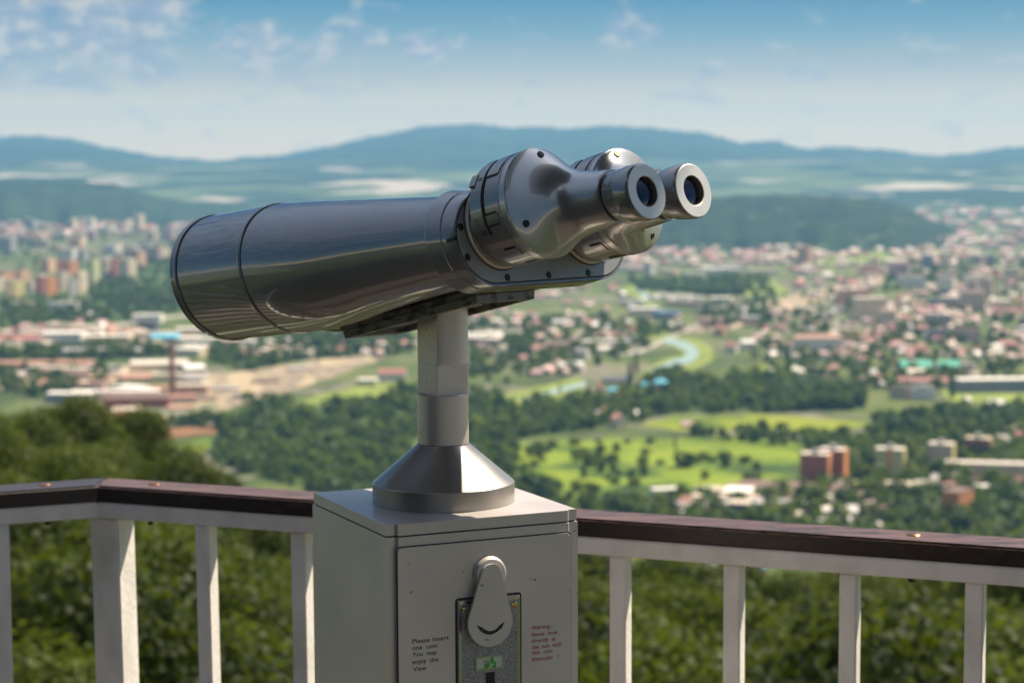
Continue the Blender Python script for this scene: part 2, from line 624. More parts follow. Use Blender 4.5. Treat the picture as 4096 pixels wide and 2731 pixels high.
bm = bmesh.new()
up_ = [(288, 380), (340, 412), (400, 430), (460, 426), (520, 405), (568, 368), (600, 335)]
lo_ = [(245, 452), (300, 485), (360, 504), (420, 505), (490, 488), (560, 450), (640, 382)]
va, vb = [bm.verts.new(ar(*q)) for q in up_], [bm.verts.new(ar(*q)) for q in lo_]
for k in range(len(va) - 1):
    bm.faces.new((va[k], va[k + 1], vb[k + 1], vb[k]))
bm.faces.new([bm.verts.new(ar(*q) + cn_ * .00002) for q in ((138, 302), (292, 372), (235, 455))])
bm.faces.new([bm.verts.new(ar(*q) + cn_ * .00002) for q in ((730, 226), (655, 390), (590, 332))])
obj('arrow_mark', bm, M_black, crank, smooth=False)

# cone and post
bm = bmesh.new()
Z0 = CTOP
lathe(bm, AX, ZA, [(Z0 - .001, .0875), (Z0 + .0005, .0875), (Z0 + .0005, .0884), (Z0 + .0232, .0884), (Z0 + .0243, .0878), (Z0 + .0708, .0332), (Z0 + .072, .0325)], 96)
obj('cone_collar', bm, M_cone, bino, sharp=20)
bm = bmesh.new()
lathe(bm, AX, ZA, [(Z0 + .0705, .0305), (Z0 + .0723, .0305), (Z0 + .0728, .0318), (Z0 + .1335, .0318), (Z0 + .1348, .0308)], 64)
post = obj('post', bm, M_cab, bino, sharp=30)
bm = bmesh.new()
lathe(bm, AX, ZA, [(Z0 + .0700, .0309), (Z0 + .0724, .0309)], 64)
obj('post_gap', bm, M_groove, post)
py_ = .62
pe, pd = Vector((math.cos(py_), math.sin(py_), 0)), Vector((-math.sin(py_), math.cos(py_), 0))


def post_section(front_flat):
    """round bar of radius .0316 with a flat on its left and, lower down, one in front"""
    pts = []
    for k in range(96):
        a = 2 * math.pi * k / 96
        x, y = .0316 * math.cos(a), .0316 * math.sin(a)
        x = max(x, -.0228)
        if front_flat:
            y = max(y, -.0228)
        pts.append(AX + pe * x + pd * y)
    return pts


for z0, z1, ff in ((Z0 + .134, Z0 + .1722, True), (Z0 + .1724, Z0 + .255, False)):
    bm = bmesh.new()
    prism(bm, [p + ZA * z0 for p in post_section(ff)], ZA * (z1 - z0), .0006, 1)
    obj('post_section', bm, M_cab, post, sharp=25)

# --- the optical part: local frame u (towards the eyepieces), v (to its right), w (up)
TH, TA, BZ = .80007, .23231, CAM.z - .10279
uh = Vector((math.sin(TH), -math.cos(TH), 0))
bu = uh * math.cos(TA) + ZA * math.sin(TA)
bv = Vector((math.cos(TH), math.sin(TH), 0))
bw = ZA * math.cos(TA) - uh * math.sin(TA)
B0 = Vector((AX.x, AX.y, BZ))


def B(t, v=0.0, w_=0.0):
    return B0 + bu * t + bv * v + bw * w_


def brings(rows, n=72):
    return [ring(B(t, v, w_), bv, bw, r, n) for t, v, w_, r in rows]


# mounting bracket: two plates, the lower one hollow underneath
tA, tB, wb, hb = -.1533, .0962, .1039, -.0862


def plate(bm, i0, z0, z1, taper=0.0):
    P = lambda t, v, w_: B(t, v, w_)
    a = [P(tA + i0 + taper, -wb / 2 + i0 + taper, z0), P(tB - i0 - taper, -wb / 2 + i0 + taper, z0), P(tB - i0 - taper, wb / 2 - i0 - taper, z0), P(tA + i0 + taper, wb / 2 - i0 - taper, z0)]
    b = [P(tA + i0, -wb / 2 + i0, z1), P(tB - i0, -wb / 2 + i0, z1), P(tB - i0, wb / 2 - i0, z1), P(tA + i0, wb / 2 - i0, z1)]
    return a, b


bm = bmesh.new()
a, b = plate(bm, 0, hb + .0105, hb + .0168)
loft(bm, [a, b])
bmesh.ops.bevel(bm, geom=bm.edges[:], offset=.0008, segments=2, affect='EDGES')
bracket = obj('mounting_bracket', bm, M_bracket, bino, sharp=40)
bm = bmesh.new()
a, b = plate(bm, .0018, hb, hb + .0098, .0015)
a2 = [B(tA + .02, -wb / 2 + .014, hb), B(tB - .012, -wb / 2 + .014, hb), B(tB - .012, wb / 2 - .014, hb), B(tA + .02, wb / 2 - .014, hb)]
a3 = [p + bw * .007 for p in a2]
va, vb, v2, v3 = [[bm.verts.new(p) for p in q] for q in (a, b, a2, a3)]
for k in range(4):
    j = (k + 1) % 4
    bm.faces.new((va[k], va[j], vb[j], vb[k]))
    bm.faces.new((va[k], va[j], v2[j], v2[k]))
    bm.faces.new((v2[k], v2[j], v3[j], v3[k]))
bm.faces.new(vb)
bm.faces.new(v3)
obj('lower_plate', bm, M_bracket, bracket, sharp=30)
bm = bmesh.new()
box(bm, B(tA + .006, -wb / 2 + .006, hb + .0105), bu * (tB - tA - .012), bv * (wb - .012), bw * -.0009)
obj('plate_gap', bm, M_groove, bracket)
bm = bmesh.new()
box(bm, B(tA + .02, -.034, hb + .016), bu * (tB - tA - .03), bv * .068, bw * .07)
obj('saddle', bm, M_bracket, bracket)
for k in (-1, 1):
    bm = bmesh.new()
    lathe(bm, B(tB - .02, k * .02, hb - .0002), bw, [(0, .003), (.001, .003)], 16)
    obj('screw', bm, M_screw, bracket)

# barrels
LAT = .0886
tube_tab = [(-.184, .0134, .0829), (-.16, .0100, .0824), (-.14, .0072, .0814), (-.12, .0048, .0801), (-.10, .0025, .0785), (-.08, .0006, .0764), (-.06, -.0010, .0738), (-.04, -.0022, .0711), (-.02, -.0038, .0685), (0, -.0055, .0663),
            (.02, -.0072, .0641), (.04, -.0091, .0620), (.06, -.0110, .0599), (.08, -.0131, .0580), (.10, -.0152, .0562), (.135, -.0190, .0545)]
for s in (-1, 1):
    bm = bmesh.new()
    loft(bm, brings([(t_, s * LAT, w_, r_) for t_, w_, r_ in tube_tab]), True, True)
    tube = obj('barrel', bm, M_silver, bino)
    wf = lambda t_: .0134 + (-.184 - t_) * .108
    rows = []
    for t_, dr in ((-.1852, -.0022), (-.1865, -.0002), (-.192, .0), (-.22, .0), (-.30, .0), (-.3155, -.0002), (-.3165, -.0018)):
        rows.append((t_, s * LAT, wf(t_), .0828 + dr))
    bm = bmesh.new()
    loft(bm, brings(rows), False, False)
    obj('objective_hood', bm, M_silver, tube)
    for t0, ww in ((-.1870, .006), (-.3185, .0055)):
        bm = bmesh.new()
        prof = [(t0 + ww * k, .0828 + dr) for k, dr in ((0, -.002), (.1, .0008), (.35, .0016), (.7, .0016), (.95, .0008), (1.05, -.002))]
        loft(bm, brings([(t_, s * LAT, wf(t_), r_) for t_, r_ in prof]), False, False)
        obj('bead', bm, M_silver, tube, sharp=60)
    for t0 in (-.1802, -.3120):
        bm = bmesh.new()
        loft(bm, brings([(t0 - .0016, s * LAT, wf(t0), .0829), (t0 - .0016, s * LAT, wf(t0), .0832), (t0 + .0006, s * LAT, wf(t0), .0832), (t0 + .0006, s * LAT, wf(t0), .0829)]), False, False)
        obj('groove', bm, M_groove, tube)
    bm = bmesh.new()
    loft(bm, brings([(-.3165, s * LAT, wf(-.3165), .0815), (-.326, s * LAT, wf(-.326), .0832), (-.3272, s * LAT, wf(-.327), .0825), (-.3268, s * LAT, wf(-.327), .0785), (-.30, s * LAT, wf(-.30), .0770)]), False, False)
    obj('front_rim', bm, M_silver, tube)
    bm = bmesh.new()
    bm.faces.new([bm.verts.new(p) for p in ring(B(-.305, s * LAT, wf(-.305)), bv, bw, .0775)])
    obj('objective_lens', bm, M_obj, tube)


# collar joining the barrels, with its end plate
def capsule(t_, sc_, wc, rad, n=40):
    pts = []
    for k in range(n + 1):
        a = -math.pi / 2 + math.pi * k / n
        pts.append(B(t_, sc_ / 2 + rad * math.cos(a), wc + rad * math.sin(a)))
    for k in range(n + 1):
        a = math.pi / 2 + math.pi * k / n
        pts.append(B(t_, -sc_ / 2 + rad * math.cos(a), wc + rad * math.sin(a)))
    return pts


bm = bmesh.new()
loft(bm, [capsule(.1278, .1772, -.0188, .0590), capsule(.1282, .1772, -.0189, .0606), capsule(.1290, .1772, -.0190, .0609), capsule(.150, .1772, -.0214, .0584), capsule(.1504, .1772, -.0216, .0572), capsule(.1685, .1772, -.0238, .0556), capsule(.1705, .1772, -.0241, .0550),
          capsule(.1705, .1772, -.0241, .0525), capsule(.1690, .1772, -.0241, .0520)], True, True)
collar = obj('barrel_collar', bm, M_silver, bino, sharp=25)
bm = bmesh.new()
loft(bm, [capsule(.1680, .1772, -.0241, .0508), capsule(.1708, .1772, -.0241, .0508), capsule(.1714, .1772, -.0241, .0502)], True, True)
endp = obj('end_plate', bm, M_plate, bino, sharp=25)
bm = bmesh.new()
loft(bm, [capsule(.1690, .1772, -.0241, .0519), capsule(.1694, .1772, -.0241, .0519)], True, True)
obj('plate_gap', bm, M_groove, endp)
bm = bmesh.new()
box(bm, B(.1575, -LAT - .0566, -.0245), bu * .0135, bv * .004, bw * .0042)
obj('notch', bm, M_dark, endp)


def platepix(px_, py_):
    p = on_plane(px_, py_, B(.1715), bu) - B0
    return p.dot(bv), p.dot(bw)


for px_, py_ in ((2030.5, 1109.5), (2195.5, 1100.5), (2353, 1091), (1870.5, 1029), (1843, 908)):
    v_, w_ = platepix(px_, py_)
    bm = bmesh.new()
    lathe(bm, B(.1713, v_, w_), bu, [(0, .0034), (.0008, .0034), (.0013, .0028)], 24)
    sc_ = obj('screw', bm, M_screw, endp)
    bm = bmesh.new()
    box(bm, B(.1725, v_ - .0004, w_ - .003), bu * .0003, bv * .0008, bw * .006)
    # the slot belongs to the screw, so it goes in as its own dark strip on the plate's second level
    lathe(bm, B(.1709, v_, w_), bu, [(0, .0044), (.0007, .0044)], 24)
    obj('screw_recess', bm, M_dark, endp)


# prism housings with bell shaped ends and eyecups
def arcband(bm, c_t0, c_t1, v0, w0, r0, r1, a0, a1, n=28):
    """curved slab on the housing: between two radii, two stations and two angles (degrees, 0 = right, 90 = up)"""
    g = []
    for t_, r_ in ((c_t0, r0), (c_t0, r1), (c_t1, r1), (c_t1, r0)):
        g.append([bm.verts.new(B(t_, v0 + r_ * math.cos(R(a0 + (a1 - a0) * k / n)), w0 + r_ * math.sin(R(a0 + (a1 - a0) * k / n)))) for k in range(n + 1)])
    for i in range(4):
        p, q = g[i], g[(i + 1) % 4]
        for k in range(n):
            bm.faces.new((p[k], p[k + 1], q[k + 1], q[k]))
    for k in (0, n):
        bm.faces.new([g[i][k] for i in range(4)])


SF, SE, DZE, TF, TE = .1425, .0805, -.0156, .2484, .3706
for s in (-1, 1):
    hv = s * SF / 2
    bm = bmesh.new()
    loft(bm, brings([(.1712, hv * 1.06, -.010, .0505), (.1745, hv * 1.06, -.010, .0505), (.176, hv * 1.06, -.010, .0490)]), False, True)
    ringp = obj('turning_ring', bm, M_cab, bino)
    bm = bmesh.new()
    loft(bm, brings([(.1705, hv * 1.06, -.010, .0518), (.1718, hv * 1.06, -.010, .0518)]), True, True)
    obj('ring_gap', bm, M_groove, ringp)
    bm = bmesh.new()
    loft(bm, brings([(.174, hv * 1.05, -.008, .0440), (.184, hv * 1.03, -.004, .0520), (.1885, hv, -.001, .0596), (.1895, hv, 0, .0612), (.2355, hv, 0, .0618), (.2362, hv, 0, .0612)]), True, True)
    hs_ = obj('prism_housing', bm, M_silver, bino, sharp=30)
    bm = bmesh.new()
    loft(bm, brings([(.2358, hv, 0, .0610), (.2378, hv, 0, .0610)]), False, False)
    obj('seam', bm, M_groove, hs_)
    # strap, its dark slot, lugs and the raised frames round the panels
    bm = bmesh.new()
    arcband(bm, .1985, .2095, hv, 0, .060, .0633, 112, 208)
    bmesh.ops.bevel(bm, geom=[e for e in bm.edges if e.calc_face_angle(0) > 1], offset=.0005, segments=2, affect='EDGES')
    strap = obj('strap', bm, M_silver, hs_, sharp=40)
    bm = bmesh.new()
    arcband(bm, .2096, .2128, hv, 0, .0600, .0621, 60, 206)
    obj('strap_slot', bm, M_groove, hs_)
    for a0, a1 in ((136, 150), (186, 200), (76, 84)):
        bm = bmesh.new()
        arcband(bm, .1885, .1983, hv, 0, .059, .0642, a0, a1, 10)
        bmesh.ops.bevel(bm, geom=[e for e in bm.edges if e.calc_face_angle(0) > 1], offset=.0012, segments=2, affect='EDGES')
        obj('lug', bm, M_silver, hs_, sharp=40)
    for a0 in (144, 202):
        bm = bmesh.new()
        dr = bv * math.cos(R(a0)) + bw * math.sin(R(a0))
        lathe(bm, B(.204, hv, 0) + dr * .0630, dr, [(0, .0029), (.0006, .0029), (.0006, .0016), (.0002, .0014)], 20)
        obj('strap_screw', bm, M_screw, hs_)
    for a0, a1 in ((98, 142), (186, 196), (300, 352), (228, 240)):
        bm = bmesh.new()
        arcband(bm, .2132, .2310, hv, 0, .060, .0629, a0, a1, 20)
        bmesh.ops.bevel(bm, geom=[e for e in bm.edges if e.calc_face_angle(0) > 1], offset=.0011, segments=2, affect='EDGES')
        obj('raised_panel', bm, M_silver, hs_, sharp=40)
    for a0, a1 in ((142.2, 144.2), (183.5, 185.8), (196.2, 198), (226, 227.6), (258, 262)):
        bm = bmesh.new()
        arcband(bm, .2135, .2300, hv, 0, .0600, .0621, a0, a1, 4)
        obj('panel_gap', bm, M_groove, hs_)
    # bell: concentric with the housing at its flange, moving over to the eyepiece axis
    prof = [(.2378, .0612), (.2382, .0629), (.2466, .0631), (.2473, .0622), (.2481, .0619), (.2495, .0604), (.2511, .0581), (.2529, .0553), (.2549, .0523), (.2572, .0492), (.2598, .0462), (.2628, .0435), (.2662, .0412),
            (.2700, .0393), (.2745, .0376), (.2800, .0361), (.2860, .0349), (.2930, .0339), (.3010, .0329), (.3100, .0320), (.3200, .0309), (.3250, .0303), (.3262, .0299), (.3264, .0284)]
    rows = []
    ev = (SE / 2 - SF / 2) * s
    for t_, r_ in prof:
        ew = float(np.interp(t_, (.26, .28, .31, .325), (-.0050, -.0068, -.0098, -.0105)))
        full = math.hypot(ev, ew)
        m_ = min(full, max(0.0, .0618 - r_) * 1.22) / full if t_ > .2475 else 0
        rows.append((t_, hv + ev * m_, ew * m_, r_))
    bm = bmesh.new()
    loft(bm, brings(rows, 96), False, True)
    bell = obj('eyepiece_bell', bm, M_bell, bino, sharp=30)
    for a0 in (96, 206, 306):
        dr = bv * math.cos(R(a0)) + bw * math.sin(R(a0))
        nrm = (bu * .84 + dr * .54).normalized()
        c_ = B(.2530, hv, 0) + dr * .0545 + bv * (SE / 2 - SF / 2) * s * .22
        bm = bmesh.new()
        lathe(bm, c_ - nrm * .0012, nrm, [(0, .0041), (.0022, .0041), (.0024, .0037), (.0021, .0034)], 28)
        obj('screw_hole', bm, M_brass if (s == 1 and a0 == 96) else M_dark, bell)
    # eyecup
    evx = s * SE / 2
    zc = lambda t_: float(np.interp(t_, (.325, .34, .3706), (-.0105, -.0124, DZE)))
    bm = bmesh.new()
    loft(bm, brings([(.3290, evx, zc(.3290), .0255), (.3292, evx, zc(.3292), .0277), (.3300, evx, zc(.3300), .0281), (.3395, evx, zc(.3395), .0285), (.3430, evx, zc(.3430), .0297), (.3450, evx, zc(.3450), .0303), (.3550, evx, zc(.3550), .0313), (.3668, evx, zc(.3668), .0318), (.3690, evx, zc(.3690), .0312), (.3702, evx, zc(.3702), .0303)], 80), False, False)
    eye = obj('eyecup', bm, M_silver, bino)
    bm = bmesh.new()
    loft(bm, brings([(.3255, evx, zc(.3255), .0270), (.3300, evx, zc(.3300), .0270)]), False, False)
    obj('eyecup_seat', bm, M_groove, eye)
    bm = bmesh.new()
    loft(bm, brings([(.3702, evx, zc(.3702), .0303), (.3706, evx, zc(.3706), .0298), (.3706, evx, zc(.3706), .0176), (.3699, evx, zc(.3699), .0170)], 80), False, False)
    obj('eyecup_face', bm, M_rim, eye)
    bm = bmesh.new()
    loft(bm, brings([(.3699, evx, zc(.3699), .0170), (.3640, evx, zc(.3640), .0166)], 64), False, False)
    obj('inner_rim', bm, mat('inner_rim', (.30, .25, .17), .3, .6), eye)
    bm = bmesh.new()
    loft(bm, brings([(.3642, evx, zc(.3642), .0166)] + [(.3642 + .0022 * (1 - (r_ / .0166) ** 2), evx, zc(.3642), r_) for r_ in (.0155, .013, .010, .007, .004, .001)], 48), False, True)
    obj('eye_lens', bm, M_lens, eye)

# ------------------------------------------------------------------ railing, deck, added tower core
AL = .3889
RC = Vector((-.7007, 3.3375, 1.0796))                 # near top edge of the handrail at its corner
rd = Vector((math.cos(AL), -math.sin(AL), 0))          # along the main rail, to the right
rn = Vector((math.sin(AL), math.cos(AL), 0))           # outwards
ld_ = Vector((-.9145, -.4047, 0))                      # along the left rail, away from the corner
ln = Vector((-.4047, .9145, 0))
HC, HW, RW = .0283, .027, .080
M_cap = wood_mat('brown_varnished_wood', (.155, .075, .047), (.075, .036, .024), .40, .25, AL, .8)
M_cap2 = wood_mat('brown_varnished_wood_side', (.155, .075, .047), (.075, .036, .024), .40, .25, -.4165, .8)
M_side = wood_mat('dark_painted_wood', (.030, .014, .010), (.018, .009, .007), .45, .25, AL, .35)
M_bolt = mat('copper_bolt', (.30, .16, .09), .32, .85, var=.4, var_scale=200)

# mitre at the corner
bis = (rn + ln).normalized()
mit = bis / bis.dot(rn)


def rail_box(bm, c0, c1, out0, out1, z0, z1, mit0=True, direction=rd, nrm=rn, length=3.2, bev=.003):
    """a straight rail from the mitred corner"""
    p = RC.copy()
    p.z = 0
    a0, a1 = p + mit * out0, p + mit * out1
    e0 = p + nrm * out0 + direction * length
    e1 = p + nrm * out1 + direction * length
    pts = [a0, e0, e1, a1]
    prism(bm, [q + ZA * z0 for q in pts], ZA * (z1 - z0), bev, 3)


railing = thing('railing', 'white timber balustrade with brown wooden handrail running behind the binoculars from the corner post', 'railing', (RC.x, RC.y, 0), 'wooden railings round the lookout deck')
side_rail = thing('railing', 'short side railing beyond the corner post, white with a brown wooden handrail', 'railing', tuple(RC + ld_ * .6 - ZA * RC.z), 'wooden railings round the lookout deck')
BW, BDp, SP = .0262, .030, .178
for parent, dr_, nm_, L_, mt in ((railing, rd, rn, 3.3, M_cap), (side_rail, ld_, ln, 2.2, M_cap2)):
    bm = bmesh.new()
    rail_box(bm, 0, 0, 0, RW, RC.z - HC, RC.z, direction=dr_, nrm=nm_, length=L_, bev=.0035)
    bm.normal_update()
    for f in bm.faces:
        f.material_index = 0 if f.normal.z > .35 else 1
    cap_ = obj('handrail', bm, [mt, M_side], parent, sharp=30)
    bm = bmesh.new()
    rail_box(bm, 0, 0, .0015, RW - .012, RC.z - HC - HW, RC.z - HC - .0003, direction=dr_, nrm=nm_, length=L_, bev=.002)
    obj('top_rail', bm, M_white, parent, sharp=30)
    bm = bmesh.new()
    rail_box(bm, 0, 0, .006, .05, .09, .13, direction=dr_, nrm=nm_, length=L_, bev=.002)
    obj('bottom_rail', bm, M_white, parent, sharp=30)
    bolts = (.085, 1.367, 2.65) if dr_ is rd else (.078, 1.2)
    for bt in bolts:
        p = RC + dr_ * bt + nm_ * .045
        bm = bmesh.new()
        lathe(bm, p - ZA * .0005, ZA, [(0, .0112), (.0012, .0110), (.0026, .0090), (.0035, .0055), (.0038, .0015)], 28)
        bo = obj('bolt', bm, M_bolt, parent)
        bm = bmesh.new()
        q = RC + dr_ * bt + nm_ * .030
        lathe(bm, Vector((q.x, q.y, RC.z - HC - HW - .010)), ZA, [(0, .005), (.0105, .005)], 6)
        obj('nut', bm, M_dark, bo, sharp=20)
ztop = RC.z - HC - HW
for k in range(18):
    t_ = (.1972, .3766, .5597, .7428, .926, 1.1053, 1.2798, 1.4605)[k] if k < 8 else 1.4605 + (k - 7) * .179
    p = RC + rd * (t_ - BW / 2) + rn * .0065
    lean = -.010 * max(0, 1 - k / 3)
    bm = bmesh.new()
    b0 = Vector((p.x, p.y, .13)) - rd * lean
    box(bm, b0, rd * BW, rn * BDp, Vector((p.x, p.y, ztop)) - b0, .0022)
    obj('baluster', bm, M_white, railing, sharp=30)
for k in range(9):
    p = RC + ld_ * (.146 + k * SP) + ln * .0065
    bm = bmesh.new()
    box(bm, Vector((p.x, p.y, .13)), ld_ * BW, ln * BDp, ZA * (ztop - .13), .0022)
    obj('baluster', bm, M_white, side_rail, sharp=30)
p = RC + rd * -.0213 + rn * .0065
bm = bmesh.new()
b0 = Vector((p.x + .012, p.y, 0.0))
box(bm, b0, rd * .0557, rn * .053, Vector((p.x, p.y, ztop)) - b0, .003)
obj('corner_post', bm, M_white, railing, sharp=30)

# deck: timber planks with open joints over a pale slab, added so the joints reflect as bright lines
M_plank = wood_mat('deck_plank', (.05, .031, .019), (.026, .017, .011), .6, .1, AL, .5)
M_slab = mat('pale_joint_backing', (.46, .45, .42), .8, var=.2, var_scale=3)
kk = (-rn - ln * 1.0)
for k in range(34):
    q = .03 + k * .142
    # the left end follows the side rail
    x0 = max(-3.2, -.96 * q - .8)
    bm = bmesh.new()
    box(bm, Vector((RC.x, RC.y, -.012)) + rd * (x0 + .03) - rn * (q + .131), rd * (3.2 - x0), rn * .131, ZA * .012, .002)
    o_ = obj('deck_plank', bm, M_plank, None, sharp=30)
    tag(o_, kind='structure')
bm = bmesh.new()
pts = [Vector((RC.x, RC.y, 0)) + rd * .02 - rn * .02, Vector((RC.x, RC.y, 0)) + rd * 3.3 - rn * .02, Vector((RC.x, RC.y, 0)) + rd * 3.3 - rn * 4.9, Vector((RC.x, RC.y, 0)) - rd * 2.2 - rn * 4.9]
prism(bm, [p - ZA * .3 for p in pts], ZA * .2875)
tag(obj('deck', bm, M_slab, None, smooth=False), kind='structure')
M_boards = wood_mat('dark_wall_board', (.062, .058, .052), (.034, .031, .027), .6, .1, 0, .5)
bm = bmesh.new()
for k in range(34):
    pts_ = [Vector((-3.9 + 2.55 * math.cos(R(22.5 + 45 * q)), -1.5 + 2.55 * math.sin(R(22.5 + 45 * q)), .01 + k * .18)) for q in range(8)]
    prism(bm, pts_, ZA * .174, .008, 1)
tag(obj('wall', bm, M_boards, None, sharp=30), kind='structure')  # unseen tower core, added to block sky light on the cabinet's left face

# roof of the lookout over the inner part of the deck: its edge throws the line of shade across the binoculars
gd = Vector((1.2936, .758, 0)).normalized()
gt = Vector((-gd.y, gd.x, 0))
RZ = 6.0
e0 = gd * ((RZ + .315) / 1.4993)
tt = (5.4 - e0.dot(Vector((.252, .968, 0)))) / gt.dot(Vector((.252, .968, 0)))
k1 = e0 + gt * tt
pts = [k1, k1 + Vector((-.968, .252, 0)) * 2.6, k1 + Vector((-.968, .252, 0)) * 2.6 + Vector((-2.2, -2.6, 0)), e0 - gt * 5 - gd * 6, e0 - gt * 5]
bm = bmesh.new()
cen = sum((p for p in pts), Vector()) / 5
a = [bm.verts.new(p + ZA * RZ) for p in pts]
b = [bm.verts.new(p + ZA * (RZ + .09)) for p in pts]
c = bm.verts.new(cen + ZA * 7.6)
c2 = bm.verts.new(cen + ZA * 7.3)
for k in range(5):
    j = (k + 1) % 5
    bm.faces.new((a[k], a[j], b[j], b[k]))
    bm.faces.new((b[k], b[j], c))
    bm.faces.new((a[j], a[k], c2))
tag(obj('roof', bm, M_boards, None, smooth=False), kind='structure')
bm = bmesh.new()
for sx, sy in ((-1.2, -2.6), (1.4, -2.6), (1.4, 1.6), (-.6, 2.2)):
    box(bm, (sx, sy, -20), (.25, 0, 0), (0, .25, 0), (0, 0, 19.7))
tag(obj('platform_supports', bm, M_boards, None, smooth=False), kind='structure')

# ------------------------------------------------------------------ landscape: valley floor, hillside, hills, mountains
def sstep(a, b, x):
    x = min(1, max(0, (x - a) / (b - a)))
    return x * x * (3 - 2 * x)


def land_mat(name, stops, scale, detail=5, stretch=(1, 1, 1), rough=.9, extra=None, bump=0):
    m = bpy.data.materials.new(name)
    t = NT(m)
    p = t.n('ShaderNodeBsdfPrincipled', inp={'Roughness': rough, 'Specular IOR Level': .1})
    out = t.n('ShaderNodeOutputMaterial')
    t.l(p.outputs[0], out.inputs[0])
    co = t.coord(stretch)
    n = t.noise(co, scale, detail, .6)
    c = t.ramp(n, stops)
    if extra:
        c = extra(t, c)
    t.l(c, p.inputs['Base Color'])
    return m


def ground_extra(t, c):
    co = t.coord()
    n2 = t.noise(co, .006, 3, .5)
    n3 = t.noise(co, .05, 2, .5)
    mask = t.math('MULTIPLY', t.ramp(n2, [(.50, 0.0), (.60, 1.0)]), t.ramp(n3, [(.42, 0.0), (.5, 1.0)]))
    return t.mix(mask, c, (.17, .145, .105))


M_ground = land_mat('valley_ground', [(.34, (.036, .050, .014)), (.44, (.058, .078, .020)), (.54, (.085, .105, .024)), (.66, (.12, .125, .042))], .010, 6, (1, .4, 1), extra=ground_extra)
bm = bmesh.new()
vs = [bm.verts.new(p) for p in ((-13500, -280, VALLEY), (13500, -280, VALLEY), (13500, 10500, VALLEY), (-13500, 10500, VALLEY))]
bm.faces.new(vs)
tag(obj('ground', bm, M_ground, None, smooth=False), kind='structure')


def db(a):          # distance of the brow of the hill under the lookout, by azimuth (radians)
    return 128 + 105 * sstep(R(-3), R(-14.5), a)


def hill_z(a, d):
    b = db(a)
    n = 1.2 * math.sin(d * .09 + a * 17) + .8 * math.sin(d * .041 - a * 31)
    if d <= b:
        if abs(a) > R(60):
            n *= sstep(R(180), R(60), abs(a))
        return -15 - (22 - 2.9 * sstep(R(-7), R(0), a)) * (d / b) + n * min(1, d / 60)
    return max(-37 - .36 * (d - b) + n, VALLEY - 1.5) + 60 * sstep(R(70), R(120), abs(a)) * sstep(150, 500, d)


M_hill = land_mat('forest_floor', [(.35, (.014, .022, .006)), (.65, (.04, .052, .014))], .35)
av = [R(-180 + 360 * i / 180) for i in range(180)]
dv = [4, 12, 24, 36, 50, 65, 80, 95, 110, 125, 140, 155, 170, 190, 210, 230, 250, 280, 320, 380, 450, 550, 650, 800, 900]
bm = bmesh.new()
g = [[bm.verts.new((d * math.sin(a), d * math.cos(a), hill_z(a, d))) for a in av] for d in dv]
for i in range(len(dv) - 1):
    for j in range(len(av)):
        k = (j + 1) % len(av)
        bm.faces.new((g[i][j], g[i][k], g[i + 1][k], g[i + 1][j]))
tag(obj('hillside', bm, M_hill, None, sharp=180), kind='structure')


def vnoise(x, seed=0):
    return math.sin(x * 1.0 + seed) * .5 + math.sin(x * 2.3 + seed * 2.1) * .3 + math.sin(x * 5.1 + seed * .7) * .2


def mtn_extra(t, c):
    # farmland on the lower slopes only
    co = t.coord((.0011, .0013, .004))
    f = t.noise(co, 1.0, 3, .5)
    f2 = t.noise(t.coord((.0011, .0016, .004)), 1.0, 2, .5)
    z = t.n('ShaderNodeSeparateXYZ')
    t.l(t.n('ShaderNodeTexCoord').outputs['Object'], z.inputs[0])
    lowm = t.ramp(t.math('MULTIPLY_ADD', z.outputs[2], 1 / 400, .65), [(.02, 1.0), (.50, 1.0), (.72, 0.0)])
    pale = t.math('MULTIPLY', t.ramp(f, [(.60, 0.0), (.635, 1.0)]), lowm)
    grn = t.math('MULTIPLY', t.ramp(f2, [(.52, 0.0), (.56, 1.0)]), lowm)
    c = t.mix(t.math('MULTIPLY', grn, .8), c, (.11, .135, .05))
    return t.mix(pale, c, (.38, .31, .22))


M_mtn = land_mat('mountain_woods', [(.35, (.014, .030, .016)), (.65, (.035, .055, .025))], .0016, 5, extra=mtn_extra)
prof = [(-200, 320), (0, 312), (100, 307), (200, 322), (300, 345), (420, 362), (500, 365), (600, 358), (700, 347), (800, 325), (900, 305), (1000, 288), (1050, 285), (1120, 288), (1200, 293), (1300, 295), (1430, 290), (1530, 300), (1600, 305),
        (1650, 317), (1700, 328), (1780, 328), (1850, 344), (1950, 340), (2050, 350), (2150, 363), (2250, 352), (2352, 340), (2560, 335)]
px_k, py_k = [a * 1.7415 for a, b in prof], [b * 1.7415 for a, b in prof]
NX = 260
rows = [(9000, None, VALLEY - 2), (10300, None, -235), (11700, None, -180), (13200, None, -105), (14600, None, -30), (15800, .35, 0), (17200, .62, 0), (18600, .85, 0), (20000, 1.0, 0), (21500, .82, 0)]
bm = bmesh.new()
g = []
for d, k, z in rows:
    r_ = []
    for i in range(NX + 1):
        px_ = -900 + (5900 * i / NX)
        a = math.atan((px_ - 2048) / FPX)
        top = 20000 * (648 - np.interp(px_, px_k, py_k) - 6 * vnoise(px_ / 37, 3) + 3 * vnoise(px_ / 9, 1)) / FPX
        zz_ = z + 16 * vnoise(px_ / 130, d * .01) * sstep(9500, 13000, d) if k is None else -30 + (top + 30) * k + 30 * vnoise(px_ / 90, d) * (1 - k)
        r_.append(bm.verts.new((d * math.tan(a), d, zz_)))
    g.append(r_)
for i in range(len(rows) - 1):
    for j in range(NX):
        bm.faces.new((g[i][j], g[i][j + 1], g[i + 1][j + 1], g[i + 1][j]))
tag(obj('mountains', bm, M_mtn, None, sharp=180), kind='structure')


